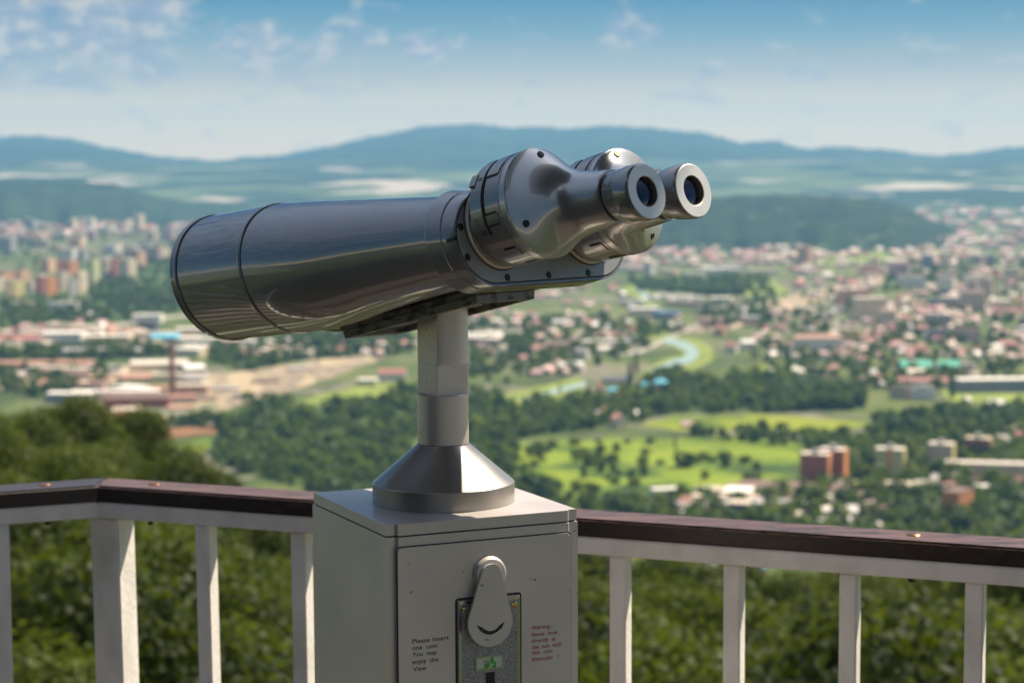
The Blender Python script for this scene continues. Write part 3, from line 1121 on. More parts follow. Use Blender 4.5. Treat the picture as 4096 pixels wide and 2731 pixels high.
def ridge(name, knots, base_d, top_d, material, base_pts=None, ny=10, x0=None, x1=None):
    """a wooded hill: crest given as (photo px, photo py), foot on the valley floor"""
    kx, ky = [a for a, b in knots], [b for a, b in knots]
    x0, x1 = kx[0], kx[-1]
    bm = bmesh.new()
    g = []
    for j in range(ny * 2 + 1):
        row = []
        for i in range(121):
            px_ = x0 + (x1 - x0) * i / 120
            s = j / ny
            zt = CAM.z + top_d * (648 - np.interp(px_, kx, ky) - 5 * vnoise(px_ / 21, 2)) / FPX
            hgt = max(0.0, zt - VALLEY)
            b = base_d + 160 * vnoise(px_ / 110, 5)
            d = b + (top_d - b) * s
            k = math.sin(min(s, 2 - s) * math.pi / 2) ** .8
            row.append(bm.verts.new((d * (px_ - 2048) / FPX, d, VALLEY - 2 + hgt * k + 9 * vnoise(px_ / 30 + j * 1.7, j) * k * (1 - k) * 2)))
        g.append(row)
    for a, b in zip(g, g[1:]):
        for i in range(120):
            bm.faces.new((a[i], a[i + 1], b[i + 1], b[i]))
    return tag(obj(name, bm, material, None, sharp=180), kind='structure')


def ridge_extra(t, c):
    n = t.noise(t.coord(), .011, 2, .5)
    return t.mix(t.ramp(n, [(.66, 0.0), (.72, .8)]), c, (.10, .12, .04))


M_ridge = land_mat('ridge_woods', [(.38, (.006, .016, .010)), (.62, (.022, .042, .017))], .010, 6, extra=ridge_extra)
M_ridge2 = land_mat('far_hill_woods', [(.38, (.012, .026, .014)), (.62, (.03, .05, .022))], .006, 6)
ridge('hill', [(1900, 1000), (2150, 880), (2400, 810), (2700, 806), (2950, 783), (3100, 780), (3250, 785), (3400, 792), (3550, 808), (3650, 845), (3750, 905), (3850, 955), (3990, 1005)], 5750, 7000, M_ridge)
ridge('far_hill', [(-500, 690), (0, 706), (300, 712), (480, 730), (620, 775), (800, 812), (1300, 835), (1800, 850)], 8300, 9600, M_ridge2)
ridge('far_hill', [(3350, 800), (3600, 776), (3900, 770), (4096, 764), (4500, 755)], 10200, 11500, M_ridge2)


# --- flat features of the valley floor: fields, bare earth, roads, river
def sheet(name, polys, material, lift, sub=0):
    bm = bmesh.new()
    for poly in polys:
        pts = [V(*q) for q in poly]
        bm.faces.new([bm.verts.new((p.x, p.y, VALLEY + lift)) for p in pts])
    if sub:
        bmesh.ops.triangulate(bm, faces=bm.faces[:])
    for f in bm.faces:
        if f.normal.z < 0:
            f.normal_flip()
    return tag(obj(name, bm, material, None, smooth=False), kind='structure')


def rough_poly(pts, seed, n=4, amp=5):
    """breaks the straight sides of a polygon into ragged ones"""
    rr = random.Random(seed)
    out = []
    for (x0, y0), (x1, y1) in zip(pts, pts[1:] + pts[:1]):
        for k in range(n):
            s = k / n
            out.append((x0 + (x1 - x0) * s + rr.uniform(-amp, amp) * (k > 0) * 2, y0 + (y1 - y0) * s + rr.uniform(-amp, amp) * .4 * (k > 0)))
    return out


M_bright = land_mat('bright_meadow', [(.38, (.07, .105, .014)), (.50, (.15, .18, .016)), (.62, (.19, .21, .018))], .012, 4, (1, .4, 1))
M_patchy = land_mat('patchy_meadow', [(.38, (.036, .062, .013)), (.45, (.075, .115, .014)), (.52, (.135, .18, .015)), (.62, (.175, .215, .017))], .024, 5, (.5, .6, 1))
M_olive = land_mat('olive_meadow', [(.40, (.12, .15, .03)), (.60, (.21, .24, .045))], .03, 4)
M_earth = land_mat('pale_gravel_yard', [(.34, (.26, .19, .115)), (.43, (.38, .29, .175)), (.50, (.17, .135, .095)), (.56, (.33, .25, .16)), (.63, (.12, .13, .06)), (.72, (.30, .26, .19))], .013, 6, (1, .32, 1))
M_brown = land_mat('brown_earth', [(.40, (.13, .065, .03)), (.60, (.21, .105, .05))], .03, 4)
M_road = land_mat('pale_road', [(.40, (.34, .30, .25)), (.60, (.42, .38, .31))], .05, 3)
M_water = mat('river_water', (.26, .33, .28), .35, spec=.25)
sheet('field', [rough_poly(p, i) for i, p in enumerate(([(2560, 1700), (2700, 1662), (2980, 1655), (3250, 1672), (3540, 1694), (3400, 1712), (3290, 1722), (3200, 1742), (3060, 1728), (2860, 1722), (2700, 1722)],
                                                        [(3494, 1668), (3560, 1640), (3700, 1634), (3727, 1655), (3640, 1674)], [(672, 1826), (700, 1780), (770, 1756), (851, 1750), (840, 1790), (760, 1830)],
                                                        [(1174, 1700), (1190, 1662), (1250, 1655), (1289, 1680), (1270, 1712)], [(2980, 1478), (3040, 1460), (3130, 1470), (3150, 1488), (3060, 1496)],
                                                        [(2790, 1640), (2900, 1632), (2960, 1640), (2860, 1650)]))], M_bright, .30)
sheet('field', [rough_poly(p, i + 20, 5, 8) for i, p in enumerate(([(1880, 1900), (1930, 1830), (2080, 1775), (2400, 1752), (2700, 1757), (2900, 1742), (3150, 1770), (3260, 1800), (3220, 1860), (3180, 1905), (2900, 1945), (2500, 1990), (2200, 1985), (2000, 1960)],))], M_patchy, .25)
sheet('field', [rough_poly(p, i + 40) for i, p in enumerate(([(1183, 1610), (1300, 1570), (1450, 1542), (1640, 1520), (1640, 1560), (1480, 1600), (1330, 1622)], [(3760, 1560), (3900, 1545), (4200, 1560), (4200, 1635), (3900, 1610), (3800, 1600)],
                                                             [(2590, 1350), (2650, 1330), (2790, 1360), (2860, 1400), (2840, 1450), (2760, 1480), (2640, 1500), (2560, 1500), (2640, 1440), (2740, 1420), (2700, 1390)],
                                                             [(1900, 1600), (2080, 1560), (2330, 1505), (2340, 1560), (2090, 1625), (1900, 1670)], [(2480, 1150), (2560, 1135), (2650, 1210), (2600, 1225)],
                                                             [(3200, 1000), (3600, 985), (3700, 1000), (3560, 1040), (3330, 1060), (3240, 1030)], [(2900, 1130), (3100, 1120), (3160, 1180), (3000, 1190)]))], M_olive, .2)
sheet('bare_ground', [rough_poly(p, i + 60) for i, p in enumerate(([(180, 1700), (300, 1600), (520, 1600), (690, 1560), (820, 1500), (1010, 1480), (1250, 1440), (1460, 1420), (1520, 1440), (1400, 1480), (1240, 1540), (1060, 1590), (860, 1650), (700, 1680), (560, 1700), (380, 1730)],
                                                                   [(0, 1480), (400, 1470), (640, 1450), (640, 1500), (300, 1550), (0, 1560)], [(100, 1330), (500, 1310), (800, 1330), (820, 1370), (400, 1385), (100, 1380)],
                                                                   [(2700, 1330), (2960, 1240), (3200, 1170), (3420, 1120), (3600, 1060), (3640, 1075), (3480, 1150), (3300, 1200), (3100, 1270), (2900, 1330)],
                                                                   [(3500, 1040), (3800, 985), (3960, 990), (3900, 1020), (3600, 1060)]))], M_earth, .15)
sheet('brown_field', [rough_poly([(500, 1745), (560, 1722), (700, 1712), (860, 1704), (880, 1730), (700, 1752), (560, 1760)], 77)], M_brown, .35)
sheet('river', [[(2533, 1148), (2545, 1143), (2585, 1170), (2612, 1200), (2596, 1206), (2565, 1182)],
                [(2652, 1354), (2700, 1356), (2750, 1368), (2785, 1390), (2797, 1415), (2785, 1438), (2750, 1456), (2700, 1458), (2650, 1478), (2612, 1496), (2600, 1482), (2640, 1462), (2690, 1440), (2730, 1432), (2748, 1416), (2738, 1400), (2705, 1385), (2665, 1374)],
                [(2075, 1600), (2180, 1566), (2262, 1545), (2340, 1526), (2348, 1542), (2270, 1562), (2190, 1582), (2095, 1610)]], M_water, .5)
sheet('road', [[(0, 1330), (0, 1322), (500, 1292), (700, 1262), (840, 1256), (840, 1262), (700, 1269), (500, 1300)], [(2440, 1420), (2560, 1400), (2800, 1290), (2812, 1290), (2570, 1410), (2440, 1430)],
               [(3440, 1975), (3470, 1990), (3490, 2040), (3535, 2110), (3515, 2110), (3472, 2046), (3450, 2000), (3425, 1982)]], M_road, .4)

# ------------------------------------------------------------------ trees
def leaf_mat(name, a, b, trans=.35, scale=.35):
    m = bpy.data.materials.new(name)
    t = NT(m)
    co = t.coord()
    oi = t.n('ShaderNodeObjectInfo')
    n = t.noise(co, scale, 3)
    f = t.math('ADD', t.math('MULTIPLY', n, .8), t.math('MULTIPLY_ADD', oi.outputs['Random'], .5, -.15))
    c = t.ramp(f, [(.30, a), (.72, b)])
    d = t.n('ShaderNodeBsdfPrincipled', inp={'Roughness': .6, 'Specular IOR Level': .25})
    t.l(c, d.inputs['Base Color'])
    tr = t.n('ShaderNodeBsdfTranslucent')
    t.l(t.mix(.5, c, (b[0] * 1.6, b[1] * 1.5, b[2])), tr.inputs[0])
    mx = t.n('ShaderNodeMixShader', inp={0: trans})
    t.l(d.outputs[0], mx.inputs[1])
    t.l(tr.outputs[0], mx.inputs[2])
    out = t.n('ShaderNodeOutputMaterial')
    t.l(mx.outputs[0], out.inputs[0])
    return m


M_leaf = leaf_mat('oak_leaves', (.020, .034, .004), (.075, .100, .008), .45)
M_leaf2 = leaf_mat('valley_leaves', (.054, .088, .009), (.14, .185, .015), .5, .012)
M_leaf3 = leaf_mat('dark_leaves', (.036, .064, .010), (.085, .125, .018), .4, .02)
M_bark = mat('bark', (.07, .05, .035), .9)


def crown_mesh(name, seed, lobes, n, leaf, m, flat=.75):
    """crown of many small leaf clusters spread through several lobes: lobes = (cx, cy, cz, rx, rz)"""
    r = np.random.RandomState(seed)
    w_ = np.array([l[3] ** 2 * l[4] for l in lobes])
    w_ = w_ / w_.sum()
    k = r.choice(len(lobes), n, p=w_)
    L = np.array(lobes)[k]
    d = r.normal(size=(n, 3))
    d /= np.linalg.norm(d, axis=1)[:, None]
    rad = r.uniform(.55, 1.0, n) ** .6 * (1 + .10 * r.normal(size=n))
    c = np.c_[L[:, 0] + d[:, 0] * L[:, 3] * rad, L[:, 1] + d[:, 1] * L[:, 3] * rad, L[:, 2] + d[:, 2] * L[:, 4] * rad]
    nrm = d + r.normal(size=(n, 3)) * .7
    nrm /= np.linalg.norm(nrm, axis=1)[:, None]
    a = np.cross(nrm, r.normal(size=(n, 3)))
    a /= np.linalg.norm(a, axis=1)[:, None]
    b = np.cross(nrm, a)
    s = leaf * r.uniform(.6, 1.3, n)[:, None]
    P = np.stack([c - a * s - b * s * flat * .3, c + b * s * flat, c + a * s - b * s * .2, c - b * s * flat], 1).reshape(-1, 3)
    return npmesh(name, P, 4, np.arange(4 * n), [m])


def trunk_mesh(name, h, r0, limbs, seed):
    rr = random.Random(seed)
    bm = bmesh.new()
    lathe(bm, (0, 0, -1.5), (0.02, .03, 1), [(0, r0 * 1.3), (1.5, r0), (h * .5, r0 * .7), (h + 1.5, r0 * .25)], 9)
    for k in range(limbs):
        a = 2 * math.pi * k / limbs + rr.uniform(-.4, .4)
        z = h * rr.uniform(.4, .7)
        lathe(bm, (0, 0, z), (math.cos(a), math.sin(a), rr.uniform(.5, 1.1)), [(0, r0 * .45), (h * .18, r0 * .3), (h * .36, r0 * .1)], 6)
    finish(bm)
    me = bpy.data.meshes.new(name)
    bm.to_mesh(me)
    bm.free()
    me.materials.append(M_bark)
    return me


ORD = ['', 'second ', 'third ', 'fourth ', 'fifth ', 'sixth ', 'seventh ', 'eighth ', 'ninth ', 'tenth ', 'eleventh ', 'twelfth ', 'thirteenth ', 'fourteenth ', 'fifteenth ', 'sixteenth ', 'seventeenth ', 'eighteenth ', 'nineteenth ',
       'twentieth ', 'twenty-first ', 'twenty-second ', 'twenty-third ', 'twenty-fourth ', 'twenty-fifth ', 'twenty-sixth ', 'twenty-seventh ', 'twenty-eighth ', 'twenty-ninth ', 'thirtieth ']
oak = []
for v_ in range(5):
    rr = random.Random(40 + v_)
    lobes = [(rr.uniform(-.5, .5), rr.uniform(-.5, .5), 7.2, 2.6, 2.6)]
    for k in range(11):
        a = 2 * math.pi * k / 11 * 2.4
        q = rr.uniform(1.2, 2.9)
        lobes.append((q * math.cos(a), q * math.sin(a), rr.uniform(4.6, 8.8) - q * .35, rr.uniform(1.0, 1.7), rr.uniform(.8, 1.4)))
    oak.append((crown_mesh('crown', v_, lobes, 13000, .128, M_leaf), trunk_mesh('trunk', 8, .20, 5, v_)))

near = []
tries = 0
while len(near) < 210 and tries < 9000:
    tries += 1
    a = R(nrs.uniform(-16.2, 16.2))
    d = math.sqrt(nrs.uniform(44 ** 2, 242 ** 2))
    if d > db(a) + 8:
        continue
    x, y = d * math.sin(a), d * math.cos(a)
    if any((x - q[0]) ** 2 + (y - q[1]) ** 2 < 4.3 ** 2 for q in near):
        continue
    z = hill_z(a, d) - .4
    sc = nrs.uniform(.85, 1.2)
    px_, py_ = pix((x, y, z + 9.4 * sc))
    if 1290 < px_ < 2260 and py_ > 1985 and not (px_ < 1420 or px_ > 2140):
        continue
    if py_ > 2760 or px_ < -160 or px_ > 4250:
        continue
    near.append((x, y, z, sc, px_, py_))
GAPS = [(-999, 420, 'left of the white corner post'), (420, 815, 'between the corner post and the next baluster'), (815, 1190, 'between the two balusters left of the cabinet'), (1190, 1800, 'close to the cabinet on its left side'),
        (1800, 2470, 'between the cabinet and the first baluster right of it'), (2470, 2925, 'between the first and second balusters right of the cabinet'), (2925, 3395, 'between the second and third balusters right of the cabinet'),
        (3395, 3900, 'between the third and fourth balusters right of the cabinet'), (3900, 9999, 'right of the fourth baluster past the cabinet')]
bins = {}
for q in near:
    above = q[5] < 1935 and q[4] < 1330
    gname = 'above' if above else next(n for a, b, n in GAPS if a <= q[4] < b)
    bins.setdefault(gname, []).append(q)
M_oakg = 'leafy trees on the slope below the lookout'
cnt = 0
for gname, qs in bins.items():
    qs.sort(key=(lambda q: q[4]) if gname == 'above' else (lambda q: q[5]))
    for i, (x, y, z, sc, px_, py_) in enumerate(qs):
        if gname == 'above':
            lab = f'{ORD[min(i, 29)]}leftmost olive green tree rising above the brown handrail' if i else 'leftmost olive green tree rising above the brown handrail'
        else:
            lab = (f'{ORD[min(i, 29)]}highest leafy tree ' if i else 'highest leafy tree ') + gname
        r_ = thing('oak_tree', lab, 'tree', (x, y, z), M_oakg)
        r_.rotation_euler = (0, 0, nrs.uniform(0, 6.28))
        r_.scale = (sc, sc, sc * nrs.uniform(.92, 1.1))
        cm, tm = oak[cnt % 5]
        cnt += 1
        for nm_, me_ in (('crown', cm), ('trunk', tm)):
            o_ = bpy.data.objects.new(nm_, me_)
            C.objects.link(o_)
            o_.parent = r_

# valley woods: thousands of far trees, one mass
def wood_points(regions, seed):
    r = np.random.RandomState(seed)
    out = []
    for poly, dens in regions:
        P = np.array(poly, float)
        x0, y0, x1, y1 = P[:, 0].min(), P[:, 1].min(), P[:, 0].max(), P[:, 1].max()
        for _ in range(int(dens)):
            q = r.uniform((x0, y0), (x1, y1))
            ins = False
            for (ax, ay), (bx, by) in zip(P, np.roll(P, -1, 0)):
                if (ay > q[1]) != (by > q[1]) and q[0] < (bx - ax) * (q[1] - ay) / (by - ay) + ax:
                    ins = not ins
            if ins:
                out.append(q)
    return out


NOWOOD = [[(2600, 1340), (2810, 1340), (2830, 1480), (2590, 1510)], [(2060, 1540), (2360, 1500), (2360, 1550), (2090, 1620)]]


def blocked(q):
    for P in NOWOOD:
        ins = False
        for (ax, ay), (bx, by) in zip(P, P[1:] + P[:1]):
            if (ay > q[1]) != (by > q[1]) and q[0] < (bx - ax) * (q[1] - ay) / (by - ay) + ax:
                ins = not ins
        if ins:
            return True
    return False


WOODPOLY = []


def woods(name, regions, seed, material, hmin, hmax, nleaf=70, slim=.42):
    pts = [q for q in wood_points(regions, seed) if not blocked(q)]
    WOODPOLY.extend(regions)
    r = np.random.RandomState(seed + 1)
    VV = []
    for q in pts:
        p = V(*q)
        h = hmin * .8 + (hmax * 1.25 - hmin * .8) * r.beta(1.6, 2.4)
        n = nleaf
        d = r.normal(size=(n, 3))
        d /= np.linalg.norm(d, axis=1)[:, None]
        rad = r.uniform(.5, 1, n) ** .5
        wv = h * slim * r.uniform(.8, 1.2)
        bump_ = 1 + .22 * np.sin(d[:, 0] * 4 + q[0]) * np.cos(d[:, 1] * 5 + q[1])
        c = np.c_[p.x + d[:, 0] * wv * rad * bump_, p.y + d[:, 1] * wv * rad * bump_, VALLEY + h * .54 + d[:, 2] * h * .48 * rad]
        nm = d + r.normal(size=(n, 3)) * .5
        nm /= np.linalg.norm(nm, axis=1)[:, None]
        a = np.cross(nm, r.normal(size=(n, 3)))
        a /= np.linalg.norm(a, axis=1)[:, None]
        b = np.cross(nm, a)
        s = h * .155 * r.uniform(.6, 1.3, n)[:, None]
        VV.append(np.stack([c - a * s, c + b * s, c + a * s, c - b * s], 1).reshape(-1, 3))
    P = np.concatenate(VV)
    o_ = link(name, npmesh(name, P, 4, np.arange(len(P)), [material]))
    return tag(o_, kind='stuff')


woods('valley_woods', [
    ([(1880, 1560), (2100, 1625), (2480, 1590), (2640, 1500), (2900, 1520), (3050, 1500), (3330, 1560), (3420, 1640), (3080, 1650), (2700, 1655), (2560, 1690), (2200, 1740), (1880, 1770)], 1100),
    ([(880, 1700), (1010, 1610), (1300, 1640), (1700, 1540), (1740, 1700), (1600, 1800), (1800, 1960), (1300, 1980), (1000, 1900), (860, 1850)], 700),
    ([(1850, 1600), (2080, 1640), (2060, 1900), (1880, 1960)], 160),
    ([(2560, 1730), (2900, 1740), (3300, 1750), (3600, 1720), (4096, 1640), (4150, 1760), (3800, 1780), (3500, 1800), (3250, 1790), (2900, 1765)], 420),
    ([(1900, 1780), (3200, 1780), (3200, 1910), (2700, 1950), (2000, 1960)], 30),
    ([(2250, 2010), (2700, 1995), (3100, 1965), (3230, 1920), (3500, 1900), (4096, 1900), (4150, 2260), (2300, 2260)], 560),
    ([(3250, 1790), (3700, 1780), (4150, 1760), (4150, 1900), (3250, 1920)], 330),
    ([(0, 1205), (330, 1200), (700, 1160), (780, 1230), (620, 1270), (300, 1310), (0, 1320)], 420),
    ([(330, 1120), (480, 1030), (720, 960), (760, 1160), (700, 1220), (360, 1200)], 560),
    ([(0, 1395), (560, 1380), (680, 1420), (560, 1440), (0, 1440)], 240),
    ([(0, 1480), (280, 1485), (480, 1500), (400, 1560), (180, 1600), (0, 1570)], 170),
    ([(830, 1370), (1300, 1350), (1660, 1340), (1660, 1420), (1200, 1440), (980, 1490), (840, 1450)], 460),
    ([(2500, 1110), (2640, 1120), (3060, 1110), (3100, 1170), (2900, 1185), (2560, 1170)], 360),
    ([(2780, 1240), (3060, 1200), (3080, 1290), (2840, 1310)], 170),
    ([(1880, 1300), (2500, 1260), (2560, 1330), (2480, 1450), (2300, 1500), (2000, 1540), (1880, 1520)], 330),
    ([(2560, 1290), (2720, 1330), (2600, 1400), (2540, 1380)], 60),
    ([(3050, 1380), (4100, 1330), (4100, 1560), (3400, 1560), (3050, 1500)], 270),
    ([(2950, 1200), (4100, 1050), (4100, 1330), (3050, 1380)], 270),
    ([(3460, 1060), (4096, 1040), (4096, 1120), (3560, 1130)], 260),
    ([(0, 890), (700, 870), (760, 960), (480, 1030), (0, 1100)], 230),
    ([(560, 1700), (900, 1690), (900, 1720), (600, 1712)], 40),
], 3, M_leaf2, 8, 15)
woods('dark_woods', [([(3050, 1540), (3440, 1560), (3470, 1640), (3060, 1640)], 230), ([(1100, 1350), (1560, 1330), (1640, 1350), (1560, 1400), (1140, 1440)], 200), ([(1000, 1690), (1180, 1610), (1190, 1720), (1020, 1760)], 60),
                     ([(3500, 1690), (4096, 1640), (4150, 1720), (3500, 1760)], 200), ([(3560, 2020), (4096, 2010), (4120, 2150), (3600, 2150)], 150), ([(3620, 1110), (3780, 1080), (3800, 1130), (3640, 1150)], 90),
                     ([(2800, 1150), (2980, 1140), (2980, 1180), (2800, 1180)], 80), ([(2010, 1380), (2090, 1360), (2090, 1440), (2010, 1450)], 40), ([(760, 880), (1880, 880), (1900, 1260), (1650, 1330), (800, 1300)], 420), ([(1740, 1650), (1900, 1640), (1900, 1960), (1740, 1960)], 60), ([(1300, 1960), (2250, 1960), (2250, 2200), (1300, 2200)], 260)], 9, M_leaf3, 10, 17)

M_wfloor = land_mat('woodland_floor', [(.38, (.030, .048, .010)), (.62, (.060, .085, .016))], .012, 5, (1, .4, 1))
sheet('woodland_floor', [rough_poly(p, 300 + i, 5, 9) for i, p in enumerate(WOODPOLY[k][0] for k in (0, 1, 2, 3, 6, 7, 8, 9, 10, 11, 12, 13, 21, 22, 23, 24, 25, 26, 27) if k < len(WOODPOLY))], M_wfloor, .08)

# single trees of the valley: tall poplars and bushes that stand on their own
poplar = [crown_mesh('crown', 60 + k, [(0, 0, 5 + 3.2 * j, 2.6 - .28 * abs(j - 2), 2.6) for j in range(7)], 420, .85, M_leaf3) for k in range(2)]
bushc = [crown_mesh('crown', 70 + k, [(0, 0, 3.6, 3.6, 3.0), (2.4, .8, 2.6, 2.2, 2.0), (-2.2, -.6, 2.9, 2.3, 2.2), (.3, 2, 4.6, 2, 1.8)], 380, .8, M_leaf2) for k in range(3)]
ptrunk = trunk_mesh('trunk', 16, .3, 0, 1)
btrunk = trunk_mesh('trunk', 4, .28, 3, 2)
POP = [(2553, 1598, 90, 'tall dark poplar beside the small blue roofed pavilion'), (2608, 1598, 88, 'slim dark poplar between the two blue roofs'), (2520, 1560, 120, 'tall dark poplar left of the blue pavilions by the river'),
       (2545, 1500, 100, 'dark poplar standing inside the river bend'), (2298, 1440, 58, 'short dark poplar among houses left of the river bend'), (2240, 1580, 50, 'dark poplar on the bank of the lower river reach'), (3806, 1604, 132, 'lone tall poplar right of the white arched roofs'),
       (3010, 1440, 70, 'dark poplar left of the pale striped block'), (3030, 1445, 64, 'second dark poplar left of the pale striped block'), (3115, 1440, 88, 'broad dark poplar touching the left end of the pale striped block'), (3150, 1445, 92, 'dark poplar in front of the pale striped block'),
       (2048, 1430, 80, 'tall dark poplar right of the binocular post'), (2075, 1436, 74, 'second tall dark poplar right of the binocular post'), (2115, 1450, 66, 'third dark poplar right of the binocular post'), (1350, 1430, 40, 'dark poplar below the tip of the binocular bracket'),
       (880, 1800, 110, 'tall dark tree at the edge of the bright meadow by the brown field'), (912, 1795, 80, 'second dark tree by the bright meadow and brown field'), (1560, 1770, 90, 'dark tall tree left of the binocular post above the cone'), (2700, 1800, 60, 'thin poplar in the patchy meadow')]
for px_, py_, hp, lab in POP:
    p = V(px_, py_)
    s = hp * p.length / FPX / 27
    r_ = thing('poplar_tree', lab, 'tree', p, 'poplars in the valley')
    r_.scale = (s * 1.15, s * 1.15, s)
    for nm_, me_ in (('crown', rng.choice(poplar)), ('trunk', ptrunk)):
        o_ = bpy.data.objects.new(nm_, me_)
        C.objects.link(o_)
        o_.parent = r_
bush_pts = sorted([q for q in wood_points([([(1950, 1790), (2400, 1760), (3150, 1790), (3200, 1900), (2700, 1970), (2100, 1970)], 42)], 31)], key=lambda q: q[1])
rowsb = {}
for q in bush_pts:
    rowsb.setdefault(int((q[1] - 1740) // 35), []).append(q)
RN = ['top', 'second', 'third', 'fourth', 'fifth', 'sixth', 'seventh', 'eighth']
for rk, qs in rowsb.items():
    qs.sort(key=lambda q: q[0])
    for i, q in enumerate(qs):
        p = V(*q)
        r_ = thing('field_bush', f'{ORD[min(i, 29)]}leftmost dark bush in the {RN[min(rk, 7)]} row of bushes on the patchy meadow'.replace('  ', ' '), 'bush', p, 'bushes scattered over the bright meadow')
        s = rng.uniform(.7, 1.5)
        r_.scale = (s * 1.3, s * 1.1, s * .9)
        r_.rotation_euler = (0, 0, rng.uniform(0, 6))
        for nm_, me_ in (('crown', rng.choice(bushc)), ('trunk', btrunk)):
            o_ = bpy.data.objects.new(nm_, me_)
            C.objects.link(o_)
            o_.parent = r_

# ------------------------------------------------------------------ buildings of the valley
_wm = {}


def wall_mat(key, col, win=.0, floors=3.0):
    """plaster with rows of darker windows"""
    if key in _wm:
        return _wm[key]
    m = bpy.data.materials.new('wall_' + key)
    t = NT(m)
    p = t.n('ShaderNodeBsdfPrincipled', inp={'Roughness': .8})
    out = t.n('ShaderNodeOutputMaterial')
    t.l(p.outputs[0], out.inputs[0])
    co = t.coord()
    s = t.n('ShaderNodeSeparateXYZ')
    t.l(co, s.inputs[0])
    hx = t.math('ADD', s.outputs[0], s.outputs[1])
    fx = t.math('FRACT', t.math('MULTIPLY', hx, 1 / 3.4))
    fz = t.math('FRACT', t.math('MULTIPLY', s.outputs[2], 1 / floors))
    inx = t.math('MULTIPLY', t.math('GREATER_THAN', fx, .30), t.math('LESS_THAN', fx, .74))
    inz = t.math('MULTIPLY', t.math('GREATER_THAN', fz, .35), t.math('LESS_THAN', fz, .80))
    wn = t.math('MULTIPLY', t.math('MULTIPLY', inx, inz), win)
    n = t.noise(co, .12, 3)
    base = t.ramp(n, [(.35, col), (.7, tuple(c * .82 for c in col))])
    t.l(t.mix(wn, base, (.16, .14, .13)), p.inputs['Base Color'])
    _wm[key] = m
    return m


WALL = {'white': (.84, .74, .60), 'cream': (.80, .63, .41), 'beige': (.60, .46, .32), 'grey': (.42, .38, .34), 'blue grey': (.27, .27, .29), 'peach': (.78, .44, .25), 'orange': (.76, .28, .08), 'red brown': (.36, .10, .06),
        'pale green': (.60, .58, .27), 'pale yellow': (.72, .56, .20), 'tan': (.44, .31, .19), 'pink': (.62, .40, .34), 'dark grey': (.10, .105, .12)}
ROOF = {'red': (.36, .125, .095), 'orange': (.46, .22, .14), 'brown': (.17, .09, .06), 'grey': (.36, .33, .30), 'white': (.84, .76, .64), 'dark': (.07, .07, .08), 'blue': (.05, .14, .36), 'turquoise': (.08, .42, .52), 'green': (.05, .32, .20), 'beige': (.55, .44, .31), 'pale': (.68, .58, .46), 'pink': (.58, .36, .30)}
ROOFM = {k: mat('roof_' + k, c, .7, var=.25, var_scale=.25) for k, c in ROOF.items()}


def bmesh_building(w_, d, h, roof, rh):
    """walls and roof as two meshes, origin at the middle of the foot"""
    bm = bmesh.new()
    hx, hy = w_ / 2, d / 2
    if roof == 'flat':
        box(bm, (-hx, -hy, -2), (w_, 0, 0), (0, d, 0), (0, 0, h + 2))
    else:
        a = [(-hx, -hy), (hx, -hy), (hx, hy), (-hx, hy)]
        lo, hi = [bm.verts.new((x, y, -2)) for x, y in a], [bm.verts.new((x, y, h)) for x, y in a]
        for k in range(4):
            bm.faces.new((lo[k], lo[(k + 1) % 4], hi[(k + 1) % 4], hi[k]))
        if roof == 'gable':
            l, r_ = bm.verts.new((-hx, 0, h + rh)), bm.verts.new((hx, 0, h + rh))
            bm.faces.new((hi[3], hi[0], l))
            bm.faces.new((hi[1], hi[2], r_))
    br = bmesh.new()
    o = .35 if roof != 'flat' else .1
    if roof == 'flat':
        box(br, (-hx - o, -hy - o, h + .02), (w_ + 2 * o, 0, 0), (0, d + 2 * o, 0), (0, 0, .5))
    elif roof == 'gable':
        pts = [(-hy - o, h - .15), (0, h + rh + .1), (hy + o, h - .15), (hy + o, h + .15), (0, h + rh + .45), (-hy - o, h + .15)]
        prism(br, [Vector((-hx - o, y, z)) for y, z in pts], (w_ + 2 * o, 0, 0))
    elif roof == 'arch':
        n = 12
        pts = [(hy * math.cos(math.pi * k / n), h + rh * math.sin(math.pi * k / n)) for k in range(n + 1)]
        prism(br, [Vector((-hx - o, y * 1.03, z + .1)) for y, z in pts], (w_ + 2 * o, 0, 0))
    else:
        q = max(.1, hx - hy)
        vb = [br.verts.new((x, y, h + .05)) for x, y in ((-hx - o, -hy - o), (hx + o, -hy - o), (hx + o, hy + o), (-hx - o, hy + o))]
        l, r_ = br.verts.new((-q, 0, h + rh)), br.verts.new((q, 0, h + rh))
        br.faces.new((vb[0], vb[1], r_, l))
        br.faces.new((vb[2], vb[3], l, r_))
        br.faces.new((vb[1], vb[2], r_))
        br.faces.new((vb[3], vb[0], l))
        br.faces.new(vb[::-1])
    return bm, br


